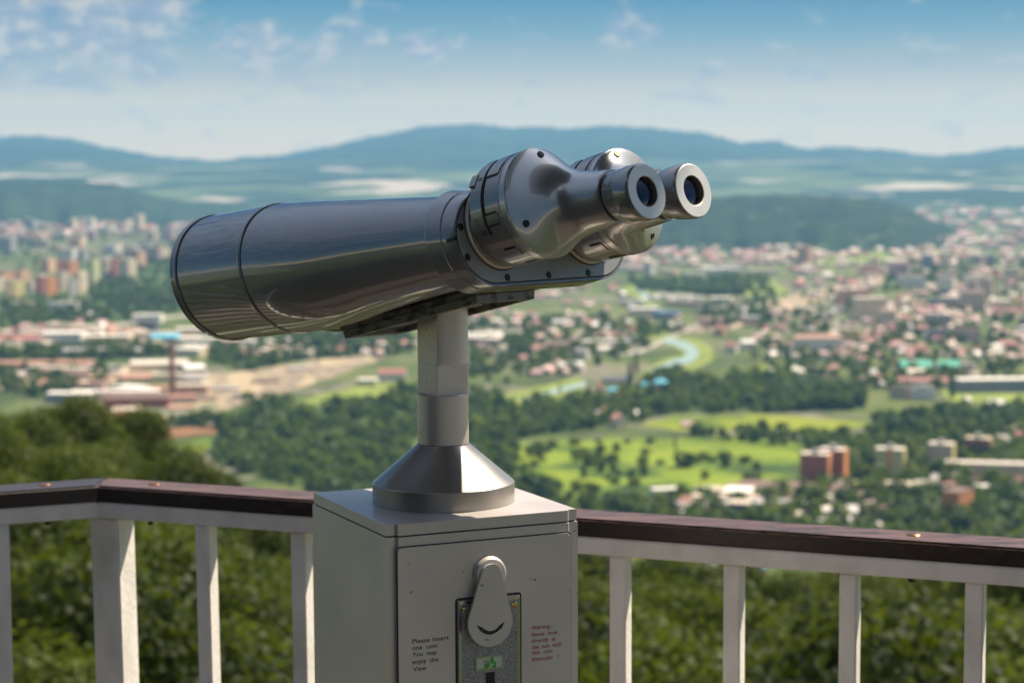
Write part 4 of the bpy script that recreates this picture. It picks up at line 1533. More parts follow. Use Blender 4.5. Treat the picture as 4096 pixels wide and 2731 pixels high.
def building(name, label, cat, px_, py_, wpx, hpx, dm, yaw, wall, roofc, roof='flat', group=None, win=.75, rh=None, extra=None):
    p = V(px_, py_)
    dist = (p - CAM).dot(_f)
    m = dist / FPX
    h = hpx * m
    cw, sw = math.cos(R(yaw)), abs(math.sin(R(yaw)))
    w_ = max(3, (wpx * m - dm * sw) / cw)
    r_ = thing(name, label, cat, p, group)
    r_.rotation_euler = (0, 0, R(yaw))
    if rh is None:
        rh = min(4.5, dm * .38) if roof in ('gable', 'hip') else dm * .3
    if roof != 'flat':
        h = max(2.5, h - rh * .7)
    bw_, br = bmesh_building(w_, dm, h, roof, rh)
    for nm_, b, mt_ in (('walls', bw_, wall_mat(f'{wall}_{win > 0}', WALL[wall], win)), ('roof', br, ROOFM[roofc])):
        bmesh.ops.recalc_face_normals(b, faces=b.faces)
        me = bpy.data.meshes.new(nm_)
        b.to_mesh(me)
        b.free()
        me.materials.append(mt_)
        o_ = bpy.data.objects.new(nm_, me)
        C.objects.link(o_)
        o_.parent = r_
    if extra:
        extra(r_, w_, dm, h)
    return r_


def part(name, bm, material, root):
    bmesh.ops.recalc_face_normals(bm, faces=bm.faces)
    me = bpy.data.meshes.new(name)
    bm.to_mesh(me)
    bm.free()
    me.materials.append(material)
    o_ = bpy.data.objects.new(name, me)
    C.objects.link(o_)
    o_.parent = root
    return o_


def sunlit_end(col):
    """the narrow end wall takes a lighter colour, the sunlit side painted in, and a lift house stands on the roof"""
    def f(root, w_, d, h):
        bm = bmesh.new()
        box(bm, (w_ / 2 + .05, -d / 2 - .1, -1), (.5, 0, 0), (0, d + .2, 0), (0, 0, h + 1.3))
        part('sunlit_end_wall', bm, wall_mat(col + '_False', WALL[col], 0), root)  # sunlight on the end face is put into its colour
        bm = bmesh.new()
        box(bm, (-w_ * .12, -d * .2, h + .5), (w_ * .24, 0, 0), (0, d * .4, 0), (0, 0, 3.2))
        part('lift_house', bm, wall_mat('grey_False', WALL['grey'], 0), root)
    return f


def stripe(col, off=0.0, wd=.16):
    def f(root, w_, d, h):
        sunlit_end('pale yellow')(root, w_, d, h)
        bm = bmesh.new()
        box(bm, (w_ * (off - wd / 2), -d / 2 - .3, -1), (w_ * wd, 0, 0), (0, .28, 0), (0, 0, h + 1))
        part('stair_stripe', bm, wall_mat(col + '_False', WALL[col], 0), root)
    return f


LM = []     # landmarks: (px, py, phrase)


def lmk(px_, py_, phrase):
    LM.append((px_, py_, phrase))


TB = 'apartment towers at the foot of the lookout'
building('tower_block', 'red brown tower block with a sunlit orange end wall, front one of the close pair', 'tower block', 3262, 1940, 128, 128, 13, -22, 'red brown', 'pale', group=TB, extra=sunlit_end('orange'))
building('tower_block', 'red brown tower block with a sunlit orange end wall, rear one of the close pair', 'tower block', 3332, 1932, 116, 138, 13, -22, 'red brown', 'pale', group=TB, extra=sunlit_end('orange'))
building('tower_block', 'pale yellow green tower block with a central orange stripe', 'tower block', 3560, 1910, 124, 118, 13, -18, 'pale green', 'pale', group=TB, extra=stripe('orange', .0, .15))
building('tower_block', 'beige tower block with a sunlit pale yellow end wall', 'tower block', 3764, 1884, 112, 112, 13, -22, 'beige', 'pale', group=TB, extra=sunlit_end('pale yellow'))
building('tower_block', 'red brown tower block with sunlit peach end wall, farthest of the near towers', 'tower block', 3912, 1846, 112, 96, 13, -20, 'red brown', 'beige', group=TB, extra=sunlit_end('peach'))
lmk(3290, 1900, 'the pair of red brown towers')
lmk(3560, 1880, 'the striped yellow green tower')
lmk(3780, 1850, 'the beige tower with yellow end wall')
building('long_block', 'very long beige apartment block with a pale flat roof below the towers', 'apartment block', 3985, 1924, 400, 74, 14, -12, 'beige', 'pale')
building('apartment_block', 'bright orange apartment block above the brown handrail, half behind dark trees', 'apartment block', 3828, 2090, 142, 132, 24, -38, 'orange', 'brown')
lmk(3830, 2060, 'the bright orange block')
building('hall', 'large white flat roofed hall left of the red brown towers', 'hall', 2954, 2000, 146, 44, 26, -14, 'blue grey', 'white', win=0)
building('office_block', 'dark grey block with a beige flat roof just above the handrail', 'office block', 2962, 2082, 108, 76, 18, -16, 'dark grey', 'beige', win=.4)
lmk(2955, 2010, 'the large white flat roofed hall')
building('terrace', 'long low terrace with a pale roof at the foot of the red brown towers', 'terrace', 3262, 1976, 360, 26, 12, -4, 'beige', 'pale')
for i, (a, b, c_, d_, lab, rf) in enumerate(((3205, 2030, 150, 22, 'white roofed shed with low eaves, top one of the stacked sheds', 'white'), (3310, 2052, 150, 26, 'white roofed shed, second of the stacked sheds by the handrail', 'pale'), (3330, 2092, 170, 26, 'pale blue grey roofed shed, lowest of the stacked sheds by the handrail', 'white'),
                                             (3190, 2080, 60, 34, 'small cream shed beside the stacked white roofed sheds', 'beige'))):
    building('shed', lab, 'shed', a, b, c_, d_, 18, -18, 'blue grey', rf, 'gable', 'sheds above the handrail', 0, 2.0)
building('house', 'lone house with orange roof and white walls left of the white hall', 'house', 2752, 2060, 74, 72, 13, -30, 'white', 'orange', 'gable')
lmk(2752, 2040, 'the lone orange roofed house above the handrail')
building('shed', 'long dark blue grey shed right of the pale winding lane', 'shed', 3620, 2030, 130, 22, 16, -6, 'blue grey', 'grey', 'gable', None, 0, 2)
building('shed', 'dark grey warehouse at the handrail below the orange block', 'warehouse', 3800, 2128, 200, 40, 20, 10, 'dark grey', 'dark', 'gable', None, 0, 3)
building('warehouse', 'grey warehouse at the lower corner right of the orange block', 'warehouse', 4040, 2120, 140, 40, 20, 6, 'blue grey', 'dark', 'gable', None, 0, 3)
# middle of the valley, right side
building('striped_block', 'long white apartment block with striped balconies right of the river bend', 'apartment block', 3270, 1416, 205, 76, 14, 8, 'white', 'orange', 'hip', win=.8)
lmk(3270, 1380, 'the long striped white block')
building('apartment_block', 'pale yellow block at the end of the striped white block', 'apartment block', 3410, 1366, 78, 50, 13, -16, 'pale yellow', 'beige')
building('sports_hall', 'wide hall with a flat green roof in the middle right', 'sports hall', 3660, 1484, 130, 38, 40, -4, 'grey', 'green', 'gable', rh=6, win=0)
building('sports_hall', 'second green roofed hall beside the wide green one', 'sports hall', 3790, 1480, 95, 34, 36, -4, 'grey', 'green', 'gable', rh=5, win=0)
lmk(3700, 1470, 'the green roofed halls')
building('arched_hall', 'hall with two white arched roofs, the left one tinted peach', 'hall', 3605, 1594, 90, 48, 26, 78, 'beige', 'beige', 'arch', rh=7, win=0)
building('arched_hall', 'white arched hall beside the lone tall poplar', 'hall', 3695, 1598, 92, 50, 26, 78, 'white', 'white', 'arch', rh=7, win=0)
lmk(3650, 1575, 'the white arched halls')
building('long_house', 'long white building with an orange red roof behind the arched halls', 'building', 3690, 1552, 200, 40, 14, -4, 'white', 'red', 'gable', rh=4)
building('pale_hall', 'pale grey round roofed hall above the orange red long roof', 'hall', 3660, 1510, 90, 30, 24, 4, 'white', 'pale', 'arch', rh=5, win=0)
building('long_factory', 'very long white factory with a band of blue below its roof', 'factory', 3990, 1564, 340, 50, 24, 4, 'blue grey', 'white', win=.9)
building('tower_house', 'beige apartment block standing behind the long factory', 'apartment block', 3875, 1516, 70, 62, 14, -24, 'beige', 'grey')
building('house', 'yellow gabled house at the long factory roof', 'house', 3900, 1530, 48, 40, 10, -20, 'pale yellow', 'beige', 'gable')
lmk(3960, 1545, 'the long white factory')
building('barn', 'pale barn left of two on the olive meadow under the factory', 'barn', 3866, 1630, 34, 40, 10, 30, 'white', 'pale', 'gable')
building('barn', 'long pale barn, right of two on the olive meadow under the factory', 'barn', 3984, 1632, 62, 30, 11, -6, 'white', 'white', 'gable')
building('old_block', 'dark blue grey office block among the houses at upper right', 'office block', 3746, 1364, 74, 46, 16, 8, 'blue grey', 'dark')
building('long_block', 'long pinkish grey apartment block right of the dark blue grey office block', 'apartment block', 3860, 1366, 110, 52, 14, 10, 'pink', 'brown')
building('red_hall', 'deep red roofed hall at the right edge', 'hall', 4030, 1396, 84, 30, 18, -14, 'red brown', 'red', 'gable')
building('white_hall', 'bright white slanting hall beside the deep red roof', 'hall', 3992, 1412, 62, 34, 18, -38, 'white', 'white', 'gable', win=0)
lmk(4010, 1390, 'the deep red roof at the edge')
building('slab_block', 'tall white tower above the rows of red roofs, with its dark side in shade', 'tower block', 3785, 1178, 74, 66, 18, -30, 'white', 'grey', extra=sunlit_end('white'))
building('slab_block', 'pink beige tower block, left of two near the tall white tower', 'tower block', 3890, 1180, 40, 60, 16, -20, 'pink', 'beige')
building('slab_block', 'cream beige tower block, right of two near the tall white tower', 'tower block', 3945, 1184, 56, 70, 16, -20, 'beige', 'orange')
building('slab_block', 'slender yellow tower block at the right edge', 'tower block', 4060, 1244, 30, 64, 14, -20, 'pale yellow', 'pale')
building('long_block', 'very long blue grey apartment slab right of the tall white tower', 'apartment block', 3820, 1225, 200, 34, 14, 4, 'blue grey', 'grey')
building('slab_block', 'dark blue tower block above the gravel railway strip', 'tower block', 3707, 1078, 40, 58, 18, 10, 'blue grey', 'dark')
building('slab_block', 'wide violet grey block far at upper right', 'apartment block', 3935, 1060, 80, 38, 18, 10, 'blue grey', 'grey')
building('long_house', 'long orange roofed building at the far right under the woods', 'building', 4060, 1122, 130, 22, 16, -4, 'peach', 'orange', 'gable')
lmk(3780, 1150, 'the tall white tower')
lmk(4060, 1230, 'the slender yellow tower')
building('slab_block', 'lone orange lit tower under the wooded ridge', 'tower block', 3217, 1062, 60, 76, 18, -34, 'peach', 'pink', extra=sunlit_end('peach'))
lmk(3217, 1040, 'the lone tower under the ridge')
building('warehouse', 'long white warehouse below the wooded ridge', 'warehouse', 2890, 1100, 150, 28, 30, -2, 'white', 'white', win=0)
building('slab_block', 'pale tower block beside the eyepieces below the wooded ridge', 'tower block', 2596, 1112, 46, 68, 18, -30, 'white', 'pale')
building('warehouse', 'white warehouse touching the barrel end plate', 'warehouse', 2520, 1086, 110, 26, 26, 0, 'white', 'pink', win=0)
lmk(2880, 1090, 'the long white warehouse under the ridge')
building('warehouse', 'long cream warehouse behind the dark blue roofed one', 'warehouse', 2578, 1264, 128, 32, 30, 8, 'cream', 'white', win=0)
building('warehouse', 'dark blue roofed warehouse in the middle of the valley', 'warehouse', 2665, 1274, 110, 26, 26, 8, 'blue grey', 'blue', win=0)
building('warehouse', 'white warehouse right of the dark blue roof', 'warehouse', 2885, 1216, 84, 26, 22, 0, 'white', 'white', win=0)
lmk(2660, 1265, 'the dark blue roofed warehouse')
building('pavilion', 'pavilion with a bright turquoise roof beside tall poplars, larger of two', 'pavilion', 2640, 1574, 62, 58, 16, -8, 'beige', 'turquoise', 'hip', win=.2)
building('pavilion', 'small turquoise roofed pavilion, left of the larger turquoise one', 'pavilion', 2578, 1580, 36, 52, 12, -8, 'beige', 'turquoise', 'hip', win=.2)
lmk(2630, 1550, 'the turquoise pavilions')
building('house', 'house with a vivid red roof right of the river bend', 'house', 2925, 1412, 58, 40, 14, -20, 'white', 'red', 'gable')
building('house', 'wide white house behind the vivid red roof', 'house', 2990, 1396, 60, 36, 12, 4, 'white', 'white', 'gable')
building('house', 'peach house with an orange roof above the vivid red roof', 'house', 2880, 1340, 54, 36, 12, -30, 'peach', 'orange', 'gable')
lmk(2925, 1400, 'the vivid red roof')
building('bunker_hall', 'dark brown roofed hall above the river bend', 'hall', 2850, 1302, 96, 30, 24, 4, 'tan', 'brown', 'gable', win=0)
building('manor', 'cream courtyard house with orange walls left of the river bend', 'manor', 2235, 1402, 120, 36, 14, 4, 'peach', 'brown', 'hip')
building('barn', 'long slanting white barn left of the river bend', 'barn', 2424, 1414, 86, 28, 11, 26, 'white', 'pale', 'gable')
building('house', 'big white house on the left river bank among trees', 'house', 2305, 1488, 66, 38, 14, -12, 'white', 'white', 'gable')
building('house', 'white gabled house with grey roof left of the river', 'house', 2332, 1436, 56, 42, 12, -30, 'white', 'grey', 'gable')
lmk(2300, 1450, 'the white house on the left river bank')
building('barn', 'red roofed barn at the lower river reach', 'barn', 2470, 1532, 120, 24, 14, 6, 'tan', 'dark', 'gable')
building('hut', 'small red roofed hut by the lower river reach', 'hut', 2398, 1560, 30, 22, 9, -20, 'pink', 'red', 'gable')
building('hut', 'small mint green hut by the lower river reach', 'hut', 2450, 1574, 34, 22, 9, -10, 'pale green', 'turquoise', 'gable')
building('house', 'cream house with orange gable at the meadow edge', 'house', 2475, 1708, 70, 50, 14, -50, 'cream', 'orange', 'gable')
building('house', 'small white house in the trees above the meadow', 'house', 2347, 1698, 34, 26, 9, -20, 'white', 'pale', 'gable')
building('hut', 'low white hut on the top edge of the patchy meadow', 'hut', 2755, 1708, 60, 20, 10, -10, 'white', 'pink', 'gable')
lmk(2475, 1690, 'the cream house at the meadow edge')
# left side
building('brick_works', 'very long low orange roofed terrace at the left edge', 'terrace', 190, 1480, 390, 36, 14, 0, 'peach', 'orange', 'gable', rh=3)
building('warehouse', 'large white warehouse with a flat roof on the left', 'warehouse', 254, 1386, 184, 58, 40, -4, 'white', 'white', win=0)
building('warehouse', 'white warehouse with a dark red roof stripe at the left edge', 'warehouse', 60, 1390, 240, 46, 30, -4, 'white', 'red', 'gable', rh=5, win=0)
building('warehouse', 'small white cubic warehouse right of the large white one', 'warehouse', 390, 1352, 56, 32, 20, -10, 'white', 'white', win=0)
building('shed', 'long grey brown shed above the orange terrace', 'shed', 410, 1424, 310, 30, 18, 0, 'tan', 'grey', 'gable', rh=3, win=0)
building('factory', 'blue roofed factory below the tip of the left barrel', 'factory', 666, 1368, 124, 30, 26, -6, 'blue grey', 'turquoise', 'gable', win=0)
building('factory', 'long pale factory roof under the left barrel', 'factory', 800, 1388, 180, 36, 26, -4, 'cream', 'white', win=0)
building('depot', 'dark depot with a white building behind it, left of the barrel', 'depot', 596, 1330, 78, 44, 22, -8, 'dark grey', 'dark', win=.3)
building('hall', 'white roofed hall just behind the dark depot', 'hall', 592, 1288, 122, 30, 24, -6, 'white', 'white', win=0)
lmk(596, 1310, 'the dark depot')
lmk(254, 1370, 'the large white warehouse')
building('factory', 'white and grey saw roofed factory around the brick chimney', 'factory', 640, 1480, 230, 38, 26, 4, 'cream', 'pale', 'gable', rh=4, win=0)
building('factory', 'white roofed factory right of the brick chimney', 'factory', 772, 1504, 110, 44, 26, 24, 'grey', 'white', 'gable', rh=4, win=0)
building('old_factory', 'rust brown roofed old factory below the brick chimney', 'factory', 548, 1626, 268, 50, 24, 6, 'red brown', 'brown', 'gable', rh=5, win=0)
building('store', 'bright ochre store with orange walls below the rust brown roof', 'store', 506, 1672, 122, 42, 18, 14, 'orange', 'beige', 'gable', rh=3, win=0)
building('hall', 'white roofed hall at the tops of the left trees', 'hall', 282, 1606, 184, 36, 22, -4, 'blue grey', 'white', win=0)
building('hall', 'pale long hall right of the chimney foot', 'hall', 770, 1572, 130, 34, 18, 4, 'peach', 'pale', win=.6)
building('hut', 'cream cubic hut below the old factory', 'hut', 492, 1724, 64, 32, 14, -14, 'white', 'white', win=0)
building('house', 'yellow house group left of the chimney', 'house', 545, 1536, 120, 36, 14, 10, 'pale yellow', 'orange', 'gable')
building('house', 'beige house with a brown gable above the left trees', 'house', 318, 1536, 90, 50, 14, 20, 'cream', 'brown', 'gable')
lmk(600, 1600, 'the rust brown factory')
lmk(190, 1470, 'the long orange terrace')
# the brick chimney
p = V(690, 1580)
ch = thing('chimney_stack', 'tall slim red brick chimney rising from the factories on the left', 'chimney', p)
s = (p - CAM).dot(_f) / FPX
bm = bmesh.new()
lathe(bm, (0, 0, 0), ZA, [(-1, 13 * s), (222 * s, 8.5 * s)], 18)
part('shaft', bm, mat('chimney_brick', (.30, .11, .06), .85, var=.3, var_scale=.3), ch)
bm = bmesh.new()
lathe(bm, (0, 0, 0), ZA, [(210 * s, 9.8 * s), (222.5 * s, 9.8 * s)], 18)
part('collar', bm, mat('chimney_band', (.12, .06, .045), .85), ch)
lmk(690, 1500, 'the brick chimney')
building('warehouse', 'long white market hall below the barrel, left of the post', 'market hall', 1150, 1418, 180, 30, 26, 2, 'white', 'pink', win=.5)
building('house', 'white house pair at the gravel yard left of the post', 'house', 1570, 1520, 110, 40, 16, 0, 'white', 'red', 'gable')
building('hall', 'low white roofed hall in the olive meadow left of the post', 'hall', 1470, 1540, 80, 24, 16, -4, 'pale green', 'white', win=0)
lmk(1500, 1520, 'the low white hall left of the post')

YD = 'goods sheds along the gravel railway yard'
for i, (a, b, c_, d_, wl, rf, lab) in enumerate(((900, 1560, 120, 12, 'tan', 'grey', 'low grey goods shed in the middle of the gravel yard'), (1060, 1530, 110, 12, 'tan', 'brown', 'low brown roofed goods shed in the upper gravel yard'), (980, 1590, 90, 10, 'beige', 'dark', 'dark roofed goods shed at the lower side of the gravel yard'),
                                                 (1200, 1480, 100, 12, 'pink', 'grey', 'grey goods shed at the far end of the gravel yard'), (820, 1600, 90, 12, 'tan', 'brown', 'brown goods shed right of the chimney foot'), (720, 1640, 110, 16, 'cream', 'orange', 'orange roofed goods shed below the chimney'),
                                                 (380, 1668, 90, 18, 'cream', 'beige', 'cream loading shed left of the ochre store'), (640, 1560, 70, 16, 'orange', 'orange', 'small orange shed beside the chimney'))):
    building('goods_shed', lab, 'shed', a, b, c_, d_, 10, 16, wl, rf, 'gable', YD, 0, 1.5)
# estate of tower blocks on the left
EST = [(490, 680, 640, 850, 'peach', 'peach'), (700, 700, 770, 840, 'red brown', 'red brown'), (765, 705, 910, 880, 'orange', 'bright orange'), (690, 560, 915, 720, 'white', 'white and blue striped'), (920, 555, 1045, 715, 'grey', 'narrow grey'),
       (1060, 690, 1172, 975, 'pale green', 'pale green'), (1182, 680, 1335, 915, 'beige', 'beige'), (1338, 670, 1415, 915, 'red brown', 'narrow brown'), (1410, 680, 1600, 940, 'cream', 'wide cream'), (1592, 600, 1710, 800, 'peach', 'peach orange'),
       (440, 880, 562, 1105, 'red brown', 'dark red'), (560, 895, 662, 1112, 'orange', 'orange'), (690, 840, 805, 1050, 'beige', 'grey beige'), (910, 840, 1025, 1085, 'cream', 'cream'), (815, 930, 905, 1112, 'grey', 'violet grey'),
       (165, 935, 268, 1135, 'pale yellow', 'ochre yellow'), (80, 925, 170, 1125, 'tan', 'tan brown'), (0, 835, 150, 965, 'orange', 'wide orange'), (205, 820, 345, 950, 'peach', 'salmon'), (0, 890, 60, 1065, 'cream', 'cream edge'),
       (1240, 520, 1420, 640, 'white', 'low white'), (1500, 540, 1640, 640, 'beige', 'low beige'), (1800, 560, 1990, 700, 'cream', 'pale'), (360, 960, 445, 1060, 'pink', 'small pink'), (0, 170, 160, 310, 'beige', 'far beige'), (365, 100, 465, 190, 'cream', 'far cream'),
       (810, 210, 905, 365, 'cream', 'far yellow cream'), (905, 215, 1005, 330, 'beige', 'far sand'), (1005, 205, 1125, 395, 'white', 'far white'), (1250, 275, 1345, 395, 'pale green', 'far green'), (1448, 258, 1525, 355, 'red brown', 'far red'), (1480, 138, 1572, 225, 'cream', 'far pale yellow'),
       (1570, 155, 1695, 385, 'cream', 'tall far cream'), (1828, 125, 1955, 275, 'pink', 'far pink'), (230, 140, 310, 240, 'pink', 'far rose'), (490, 265, 575, 385, 'tan', 'far tan'), (620, 175, 730, 270, 'grey', 'far grey'), (290, 220, 420, 330, 'blue grey', 'far blue grey'),
       (1280, 160, 1440, 270, 'grey', 'far wide grey'), (1690, 160, 1790, 260, 'pink', 'far dusky pink'), (690, 180, 800, 290, 'pink', 'far muted rose'), (1900, 310, 2060, 450, 'blue grey', 'long far blue'), (1730, 380, 1870, 470, 'beige', 'low far beige'), (0, 420, 190, 620, 'grey', 'hazy grey')]
for x0, y0, x1, y1, wl, lab in EST:
    hp = (y1 - y0) / 2.94
    building('tower_block', f'{lab} apartment tower of the estate beyond the trees at left', 'tower block', (x0 + x1) / 5.88, 800 + y1 / 2.94, (x1 - x0) / 2.94 * 1.08, hp * .96, 30, -rng.uniform(20, 34), wl, rng.choice(('pale', 'grey', 'beige')), group='estate of apartment towers at left', extra=None)
building('church', 'cream villa with a red hip roof above the estate at left', 'villa', 145, 982, 82, 44, 26, -20, 'cream', 'red', 'hip')
for x, y, q in ((145, 970, 'the cream villa with red hip roof'), (285, 1080, 'the bright orange estate tower'), (390, 1110, 'the pale green estate tower'), (510, 1110, 'the wide cream estate tower'), (200, 1170, 'the dark red estate tower')):
    lmk(x, y, q)
# white strips under the estate
building('school', 'long low cream school under the left estate', 'school', 95, 1236, 95, 28, 18, 0, 'cream', 'beige')
building('school', 'long low white school right of the cream school', 'school', 255, 1238, 120, 28, 18, 0, 'white', 'pale')

# houses, placed by district
taken = [(o.location.x, o.location.y) for o in scene.objects if o.parent is None and o.get('category') and o.location.y > 1000 and o['category'] not in ('tree', 'bush')]
DIST = [([(3040, 1240), (4110, 1210), (4110, 1470), (3500, 1480), (3330, 1440), (3060, 1440), (3000, 1330)], 74, ('red', 'red', 'orange', 'brown', 'grey', 'white')), ([(2500, 1030), (3200, 1010), (3200, 1050), (2520, 1070)], 20, ('red', 'red', 'orange', 'pale')),
        ([(3230, 985), (4096, 960), (4096, 1120), (3560, 1130), (3260, 1150)], 30, ('red', 'pale', 'grey', 'white')), ([(2440, 1190), (3000, 1210), (3000, 1260), (2460, 1300)], 16, ('white', 'pale', 'beige', 'grey')), ([(2480, 1280), (3020, 1270), (3020, 1330), (2520, 1335)], 16, ('pale', 'red', 'brown', 'white')),
        ([(1890, 1260), (2540, 1290), (2520, 1420), (2100, 1450), (1890, 1430)], 26, ('red', 'white', 'orange', 'pale', 'grey')), ([(2080, 1460), (2340, 1450), (2340, 1500), (2120, 1520)], 8, ('white', 'orange', 'pink' if 'pink' in ROOF else 'pale')), ([(2350, 1570), (2580, 1600), (2560, 1720), (2330, 1690)], 7, ('white', 'orange', 'pale')),
        ([(3060, 1470), (3560, 1490), (3540, 1570), (3100, 1560)], 16, ('brown', 'pale', 'white', 'orange')), ([(2620, 1960), (3500, 1960), (3560, 2090), (2660, 2090)], 14, ('pale', 'red', 'white', 'brown')), ([(3640, 1930), (4110, 1930), (4110, 2010), (3900, 2020), (3660, 1990)], 14, ('white', 'red', 'pale', 'orange')),
        ([(3960, 1690), (4110, 1690), (4110, 1790), (3980, 1800)], 7, ('red', 'pale', 'orange')), ([(0, 1500), (640, 1500), (660, 1560), (0, 1560)], 10, ('white', 'pale', 'orange')), ([(330, 1250), (880, 1390), (760, 1400), (330, 1340)], 8, ('white', 'pale', 'beige')), ([(900, 1370), (1640, 1370), (1640, 1420), (1000, 1430)], 9, ('white', 'red', 'pale')),
        ([(2560, 2240), (3100, 2270), (3080, 2300), (2560, 2290)], 4, ('white', 'pale', 'turquoise'))]
WN = ['white', 'white', 'cream', 'beige', 'peach', 'grey', 'tan']
DIST = [d + ('house',) for d in DIST]
DIST += [([(0, 860), (700, 850), (740, 940), (620, 1060), (500, 1060), (420, 1020), (0, 1000)], 34, ('pale', 'beige', 'grey'), 'block'), ([(0, 1300), (900, 1340), (860, 1420), (600, 1440), (0, 1430)], 12, ('white', 'pale', 'beige'), 'hall'), ([(0, 1490), (660, 1490), (840, 1500), (700, 1620), (200, 1590), (0, 1540)], 12, ('white', 'pale', 'orange', 'grey'), 'hall'),
         ([(3300, 1060), (4096, 1040), (4096, 1330), (3400, 1330)], 16, ('pale', 'pink', 'grey'), 'block'), ([(2450, 1060), (3100, 1060), (3150, 1110), (2460, 1120)], 7, ('white', 'pale'), 'hall'), ([(2450, 1180), (3000, 1200), (3000, 1300), (2450, 1300)], 7, ('white', 'pale', 'grey'), 'hall'), ([(1890, 1280), (2500, 1300), (2480, 1400), (1890, 1420)], 6, ('white', 'pale'), 'hall'),
         ([(900, 1380), (1640, 1380), (1640, 1420), (1000, 1430)], 5, ('white', 'pale'), 'hall'), ([(2860, 1990), (3560, 1960), (3560, 2090), (2900, 2090)], 6, ('grey', 'brown', 'beige'), 'hall')]
cand = []
for poly, n, rfs, kind_ in DIST:
    got = 0
    for q in wood_points([(poly, 4000)], len(cand) + 5):
        if got >= n:
            break
        p = V(*q)
        if blocked(q) or any((p.x - a) ** 2 + (p.y - b) ** 2 < (20 * max(1, p.y / 2600)) ** 2 for a, b in taken):
            continue
        taken.append((p.x, p.y))
        got += 1
        big = rng.random() < .22
        far = max(1, p.y / 3200)
        if kind_ != 'house':
            blk = kind_ == 'block'
            cand.append(dict(q=q, p=p, w=rng.uniform(28, 60) if blk else rng.uniform(40, 90), h=rng.uniform(18, 38) if blk else rng.uniform(7, 11), d=rng.uniform(14, 26), wl=rng.choice(('white', 'cream', 'cream', 'peach', 'beige', 'pink')), rf=rng.choice(rfs), ty='flat', big=True, kind=kind_))
            continue
        cand.append(dict(kind='house', q=q, p=p, w=(rng.uniform(15, 24) if big else rng.uniform(10, 14)) * far, h=rng.uniform(6, 9.5) * far * (.9 if big else 1), d=rng.uniform(9, 12) * far, wl=rng.choice(WN), rf=rng.choice(rfs), ty=rng.choice(('gable', 'gable', 'hip', 'flat')) if big else rng.choice(('gable', 'gable', 'hip')), big=big))
bins = {}
for c in cand:
    L_ = min(LM, key=lambda l: (l[0] - c['q'][0]) ** 2 + (1.6 * (l[1] - c['q'][1])) ** 2)
    dx, dy = c['q'][0] - L_[0], 2 * (c['q'][1] - L_[1])
    c['dist'] = math.hypot(dx, dy)
    c['key'] = (('long ' if c['big'] else 'small ') + c['wl'] + ' ' + c['kind'] + ' with ' + c['rf'] + ' roof', ('right of' if dx > 0 else 'left of') if abs(dx) > abs(dy) else ('below' if dy > 0 else 'above'), L_[2])
    bins.setdefault(c['key'], []).append(c)
for (look, dr_, lm), cs in bins.items():
    cs.sort(key=lambda c: c['dist'])
    for i, c in enumerate(cs):
        lab = f'{look} {dr_} {lm}' if len(cs) == 1 else f'{ORD[i]}nearest {look} {dr_} {lm}'.strip()
        lab = lab if len(lab.split()) < 16 else lab.replace(f" {c['kind']} with ", ' ').replace(' roof ', f" roofed {c['kind']} ").replace('apartment ', '').replace('lone ', '')
        lab = lab if len(lab.split()) < 17 else lab.replace(c['wl'] + ' ', '', 1)
        m = (c['p'] - CAM).dot(_f) / FPX
        building({'house': 'house', 'block': 'apartment_block', 'hall': 'hall'}[c['kind']], lab, c['kind'], c['q'][0], c['q'][1], c['w'] / m, c['h'] / m, c['d'], rng.uniform(-50, 50) if c['kind'] == 'house' else rng.uniform(-35, 12), c['wl'], c['rf'], c['ty'], {'house': 'houses of the town in the valley', 'block': 'apartment blocks of the town', 'hall': 'halls of the town'}[c['kind']], .6 if c['kind'] != 'hall' else 0)

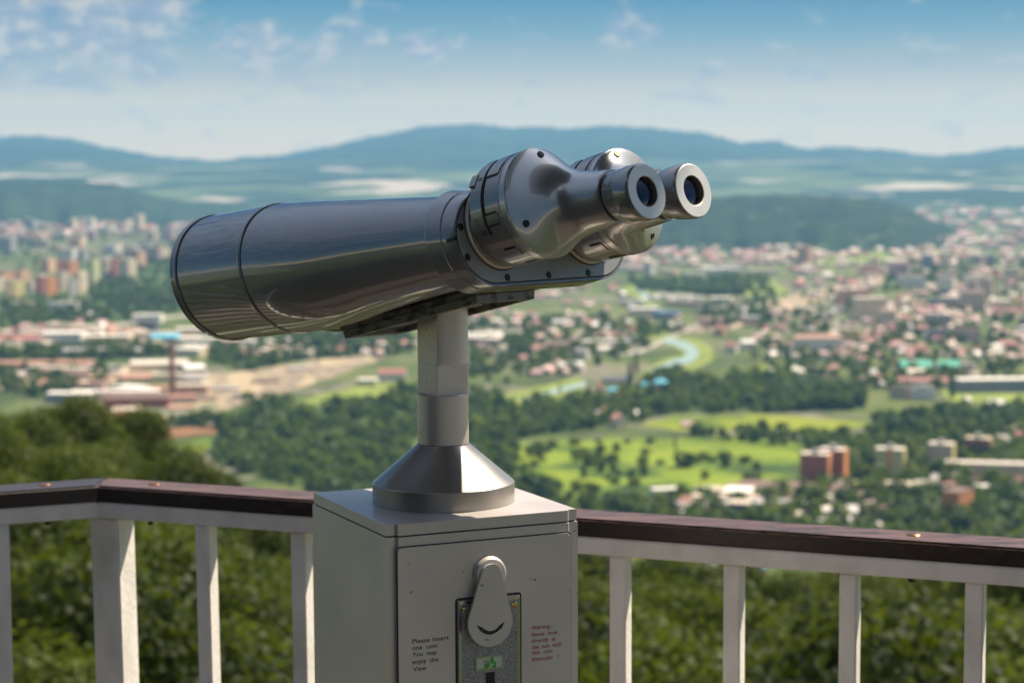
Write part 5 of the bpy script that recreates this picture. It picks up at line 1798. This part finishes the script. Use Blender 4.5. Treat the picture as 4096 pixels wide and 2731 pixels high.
# beyond about 300 houses: the rest of the far town as one mass
bm = bmesh.new()
for poly, n in (([(3300, 840), (4150, 810), (4150, 960), (3800, 985), (3560, 950)], 170), ([(3100, 985), (4150, 960), (4150, 1250), (3500, 1300), (3200, 1180)], 240), ([(0, 835), (700, 830), (760, 900), (560, 960), (0, 960)], 150), ([(2500, 1010), (3200, 1000), (3200, 1060), (2500, 1075)], 70),
                ([(3000, 1240), (4150, 1200), (4150, 1450), (3060, 1440)], 200), ([(1880, 1240), (2560, 1280), (2500, 1430), (1900, 1420)], 60), ([(820, 1360), (1650, 1360), (1650, 1425), (900, 1440)], 40), ([(0, 1290), (560, 1290), (560, 1400), (0, 1400)], 40), ([(760, 860), (2500, 860), (2450, 1260), (1650, 1330), (800, 1300)], 300)):
    for q in wood_points([(poly, n)], 200 + n):
        p = V(*q)
        if blocked(q) or any((p.x - a) ** 2 + (p.y - b) ** 2 < 20 ** 2 for a, b in taken):
            continue
        f_ = max(1, p.y / 3200)
        w_, d_, h_ = rng.uniform(9, 20) * f_, rng.uniform(8, 12) * f_, rng.uniform(4, 8) * f_
        a = rng.uniform(-.9, .9)
        ex, ey = Vector((math.cos(a), math.sin(a), 0)), Vector((-math.sin(a), math.cos(a), 0))
        o_ = p - ex * w_ / 2 - ey * d_ / 2
        mi = rng.choice((0, 0, 1, 2, 3))
        box(bm, o_, ex * w_, ey * d_, ZA * h_, 0, mi)
        ri = rng.choice((4, 4, 5, 6, 6))
        y0, y1, ym = o_ - ey * .4 + ZA * h_, o_ + ey * (d_ + .4) + ZA * h_, o_ + ey * d_ / 2 + ZA * (h_ + d_ * .35)
        va = [bm.verts.new(v) for v in (y0, y1, ym)]
        vb_ = [bm.verts.new(v + ex * w_) for v in (y0, y1, ym)]
        for fq in ((va[0], vb_[0], vb_[2], va[2]), (va[1], va[2], vb_[2], vb_[1]), va[::-1], vb_):
            bm.faces.new(fq).material_index = ri
o_ = obj('far_town', bm, [wall_mat(k + '_False', WALL[k], 0) for k in ('white', 'cream', 'beige', 'pink')] + [ROOFM[k] for k in ('red', 'pink', 'beige')], None, smooth=False)
tag(o_, kind='stuff')
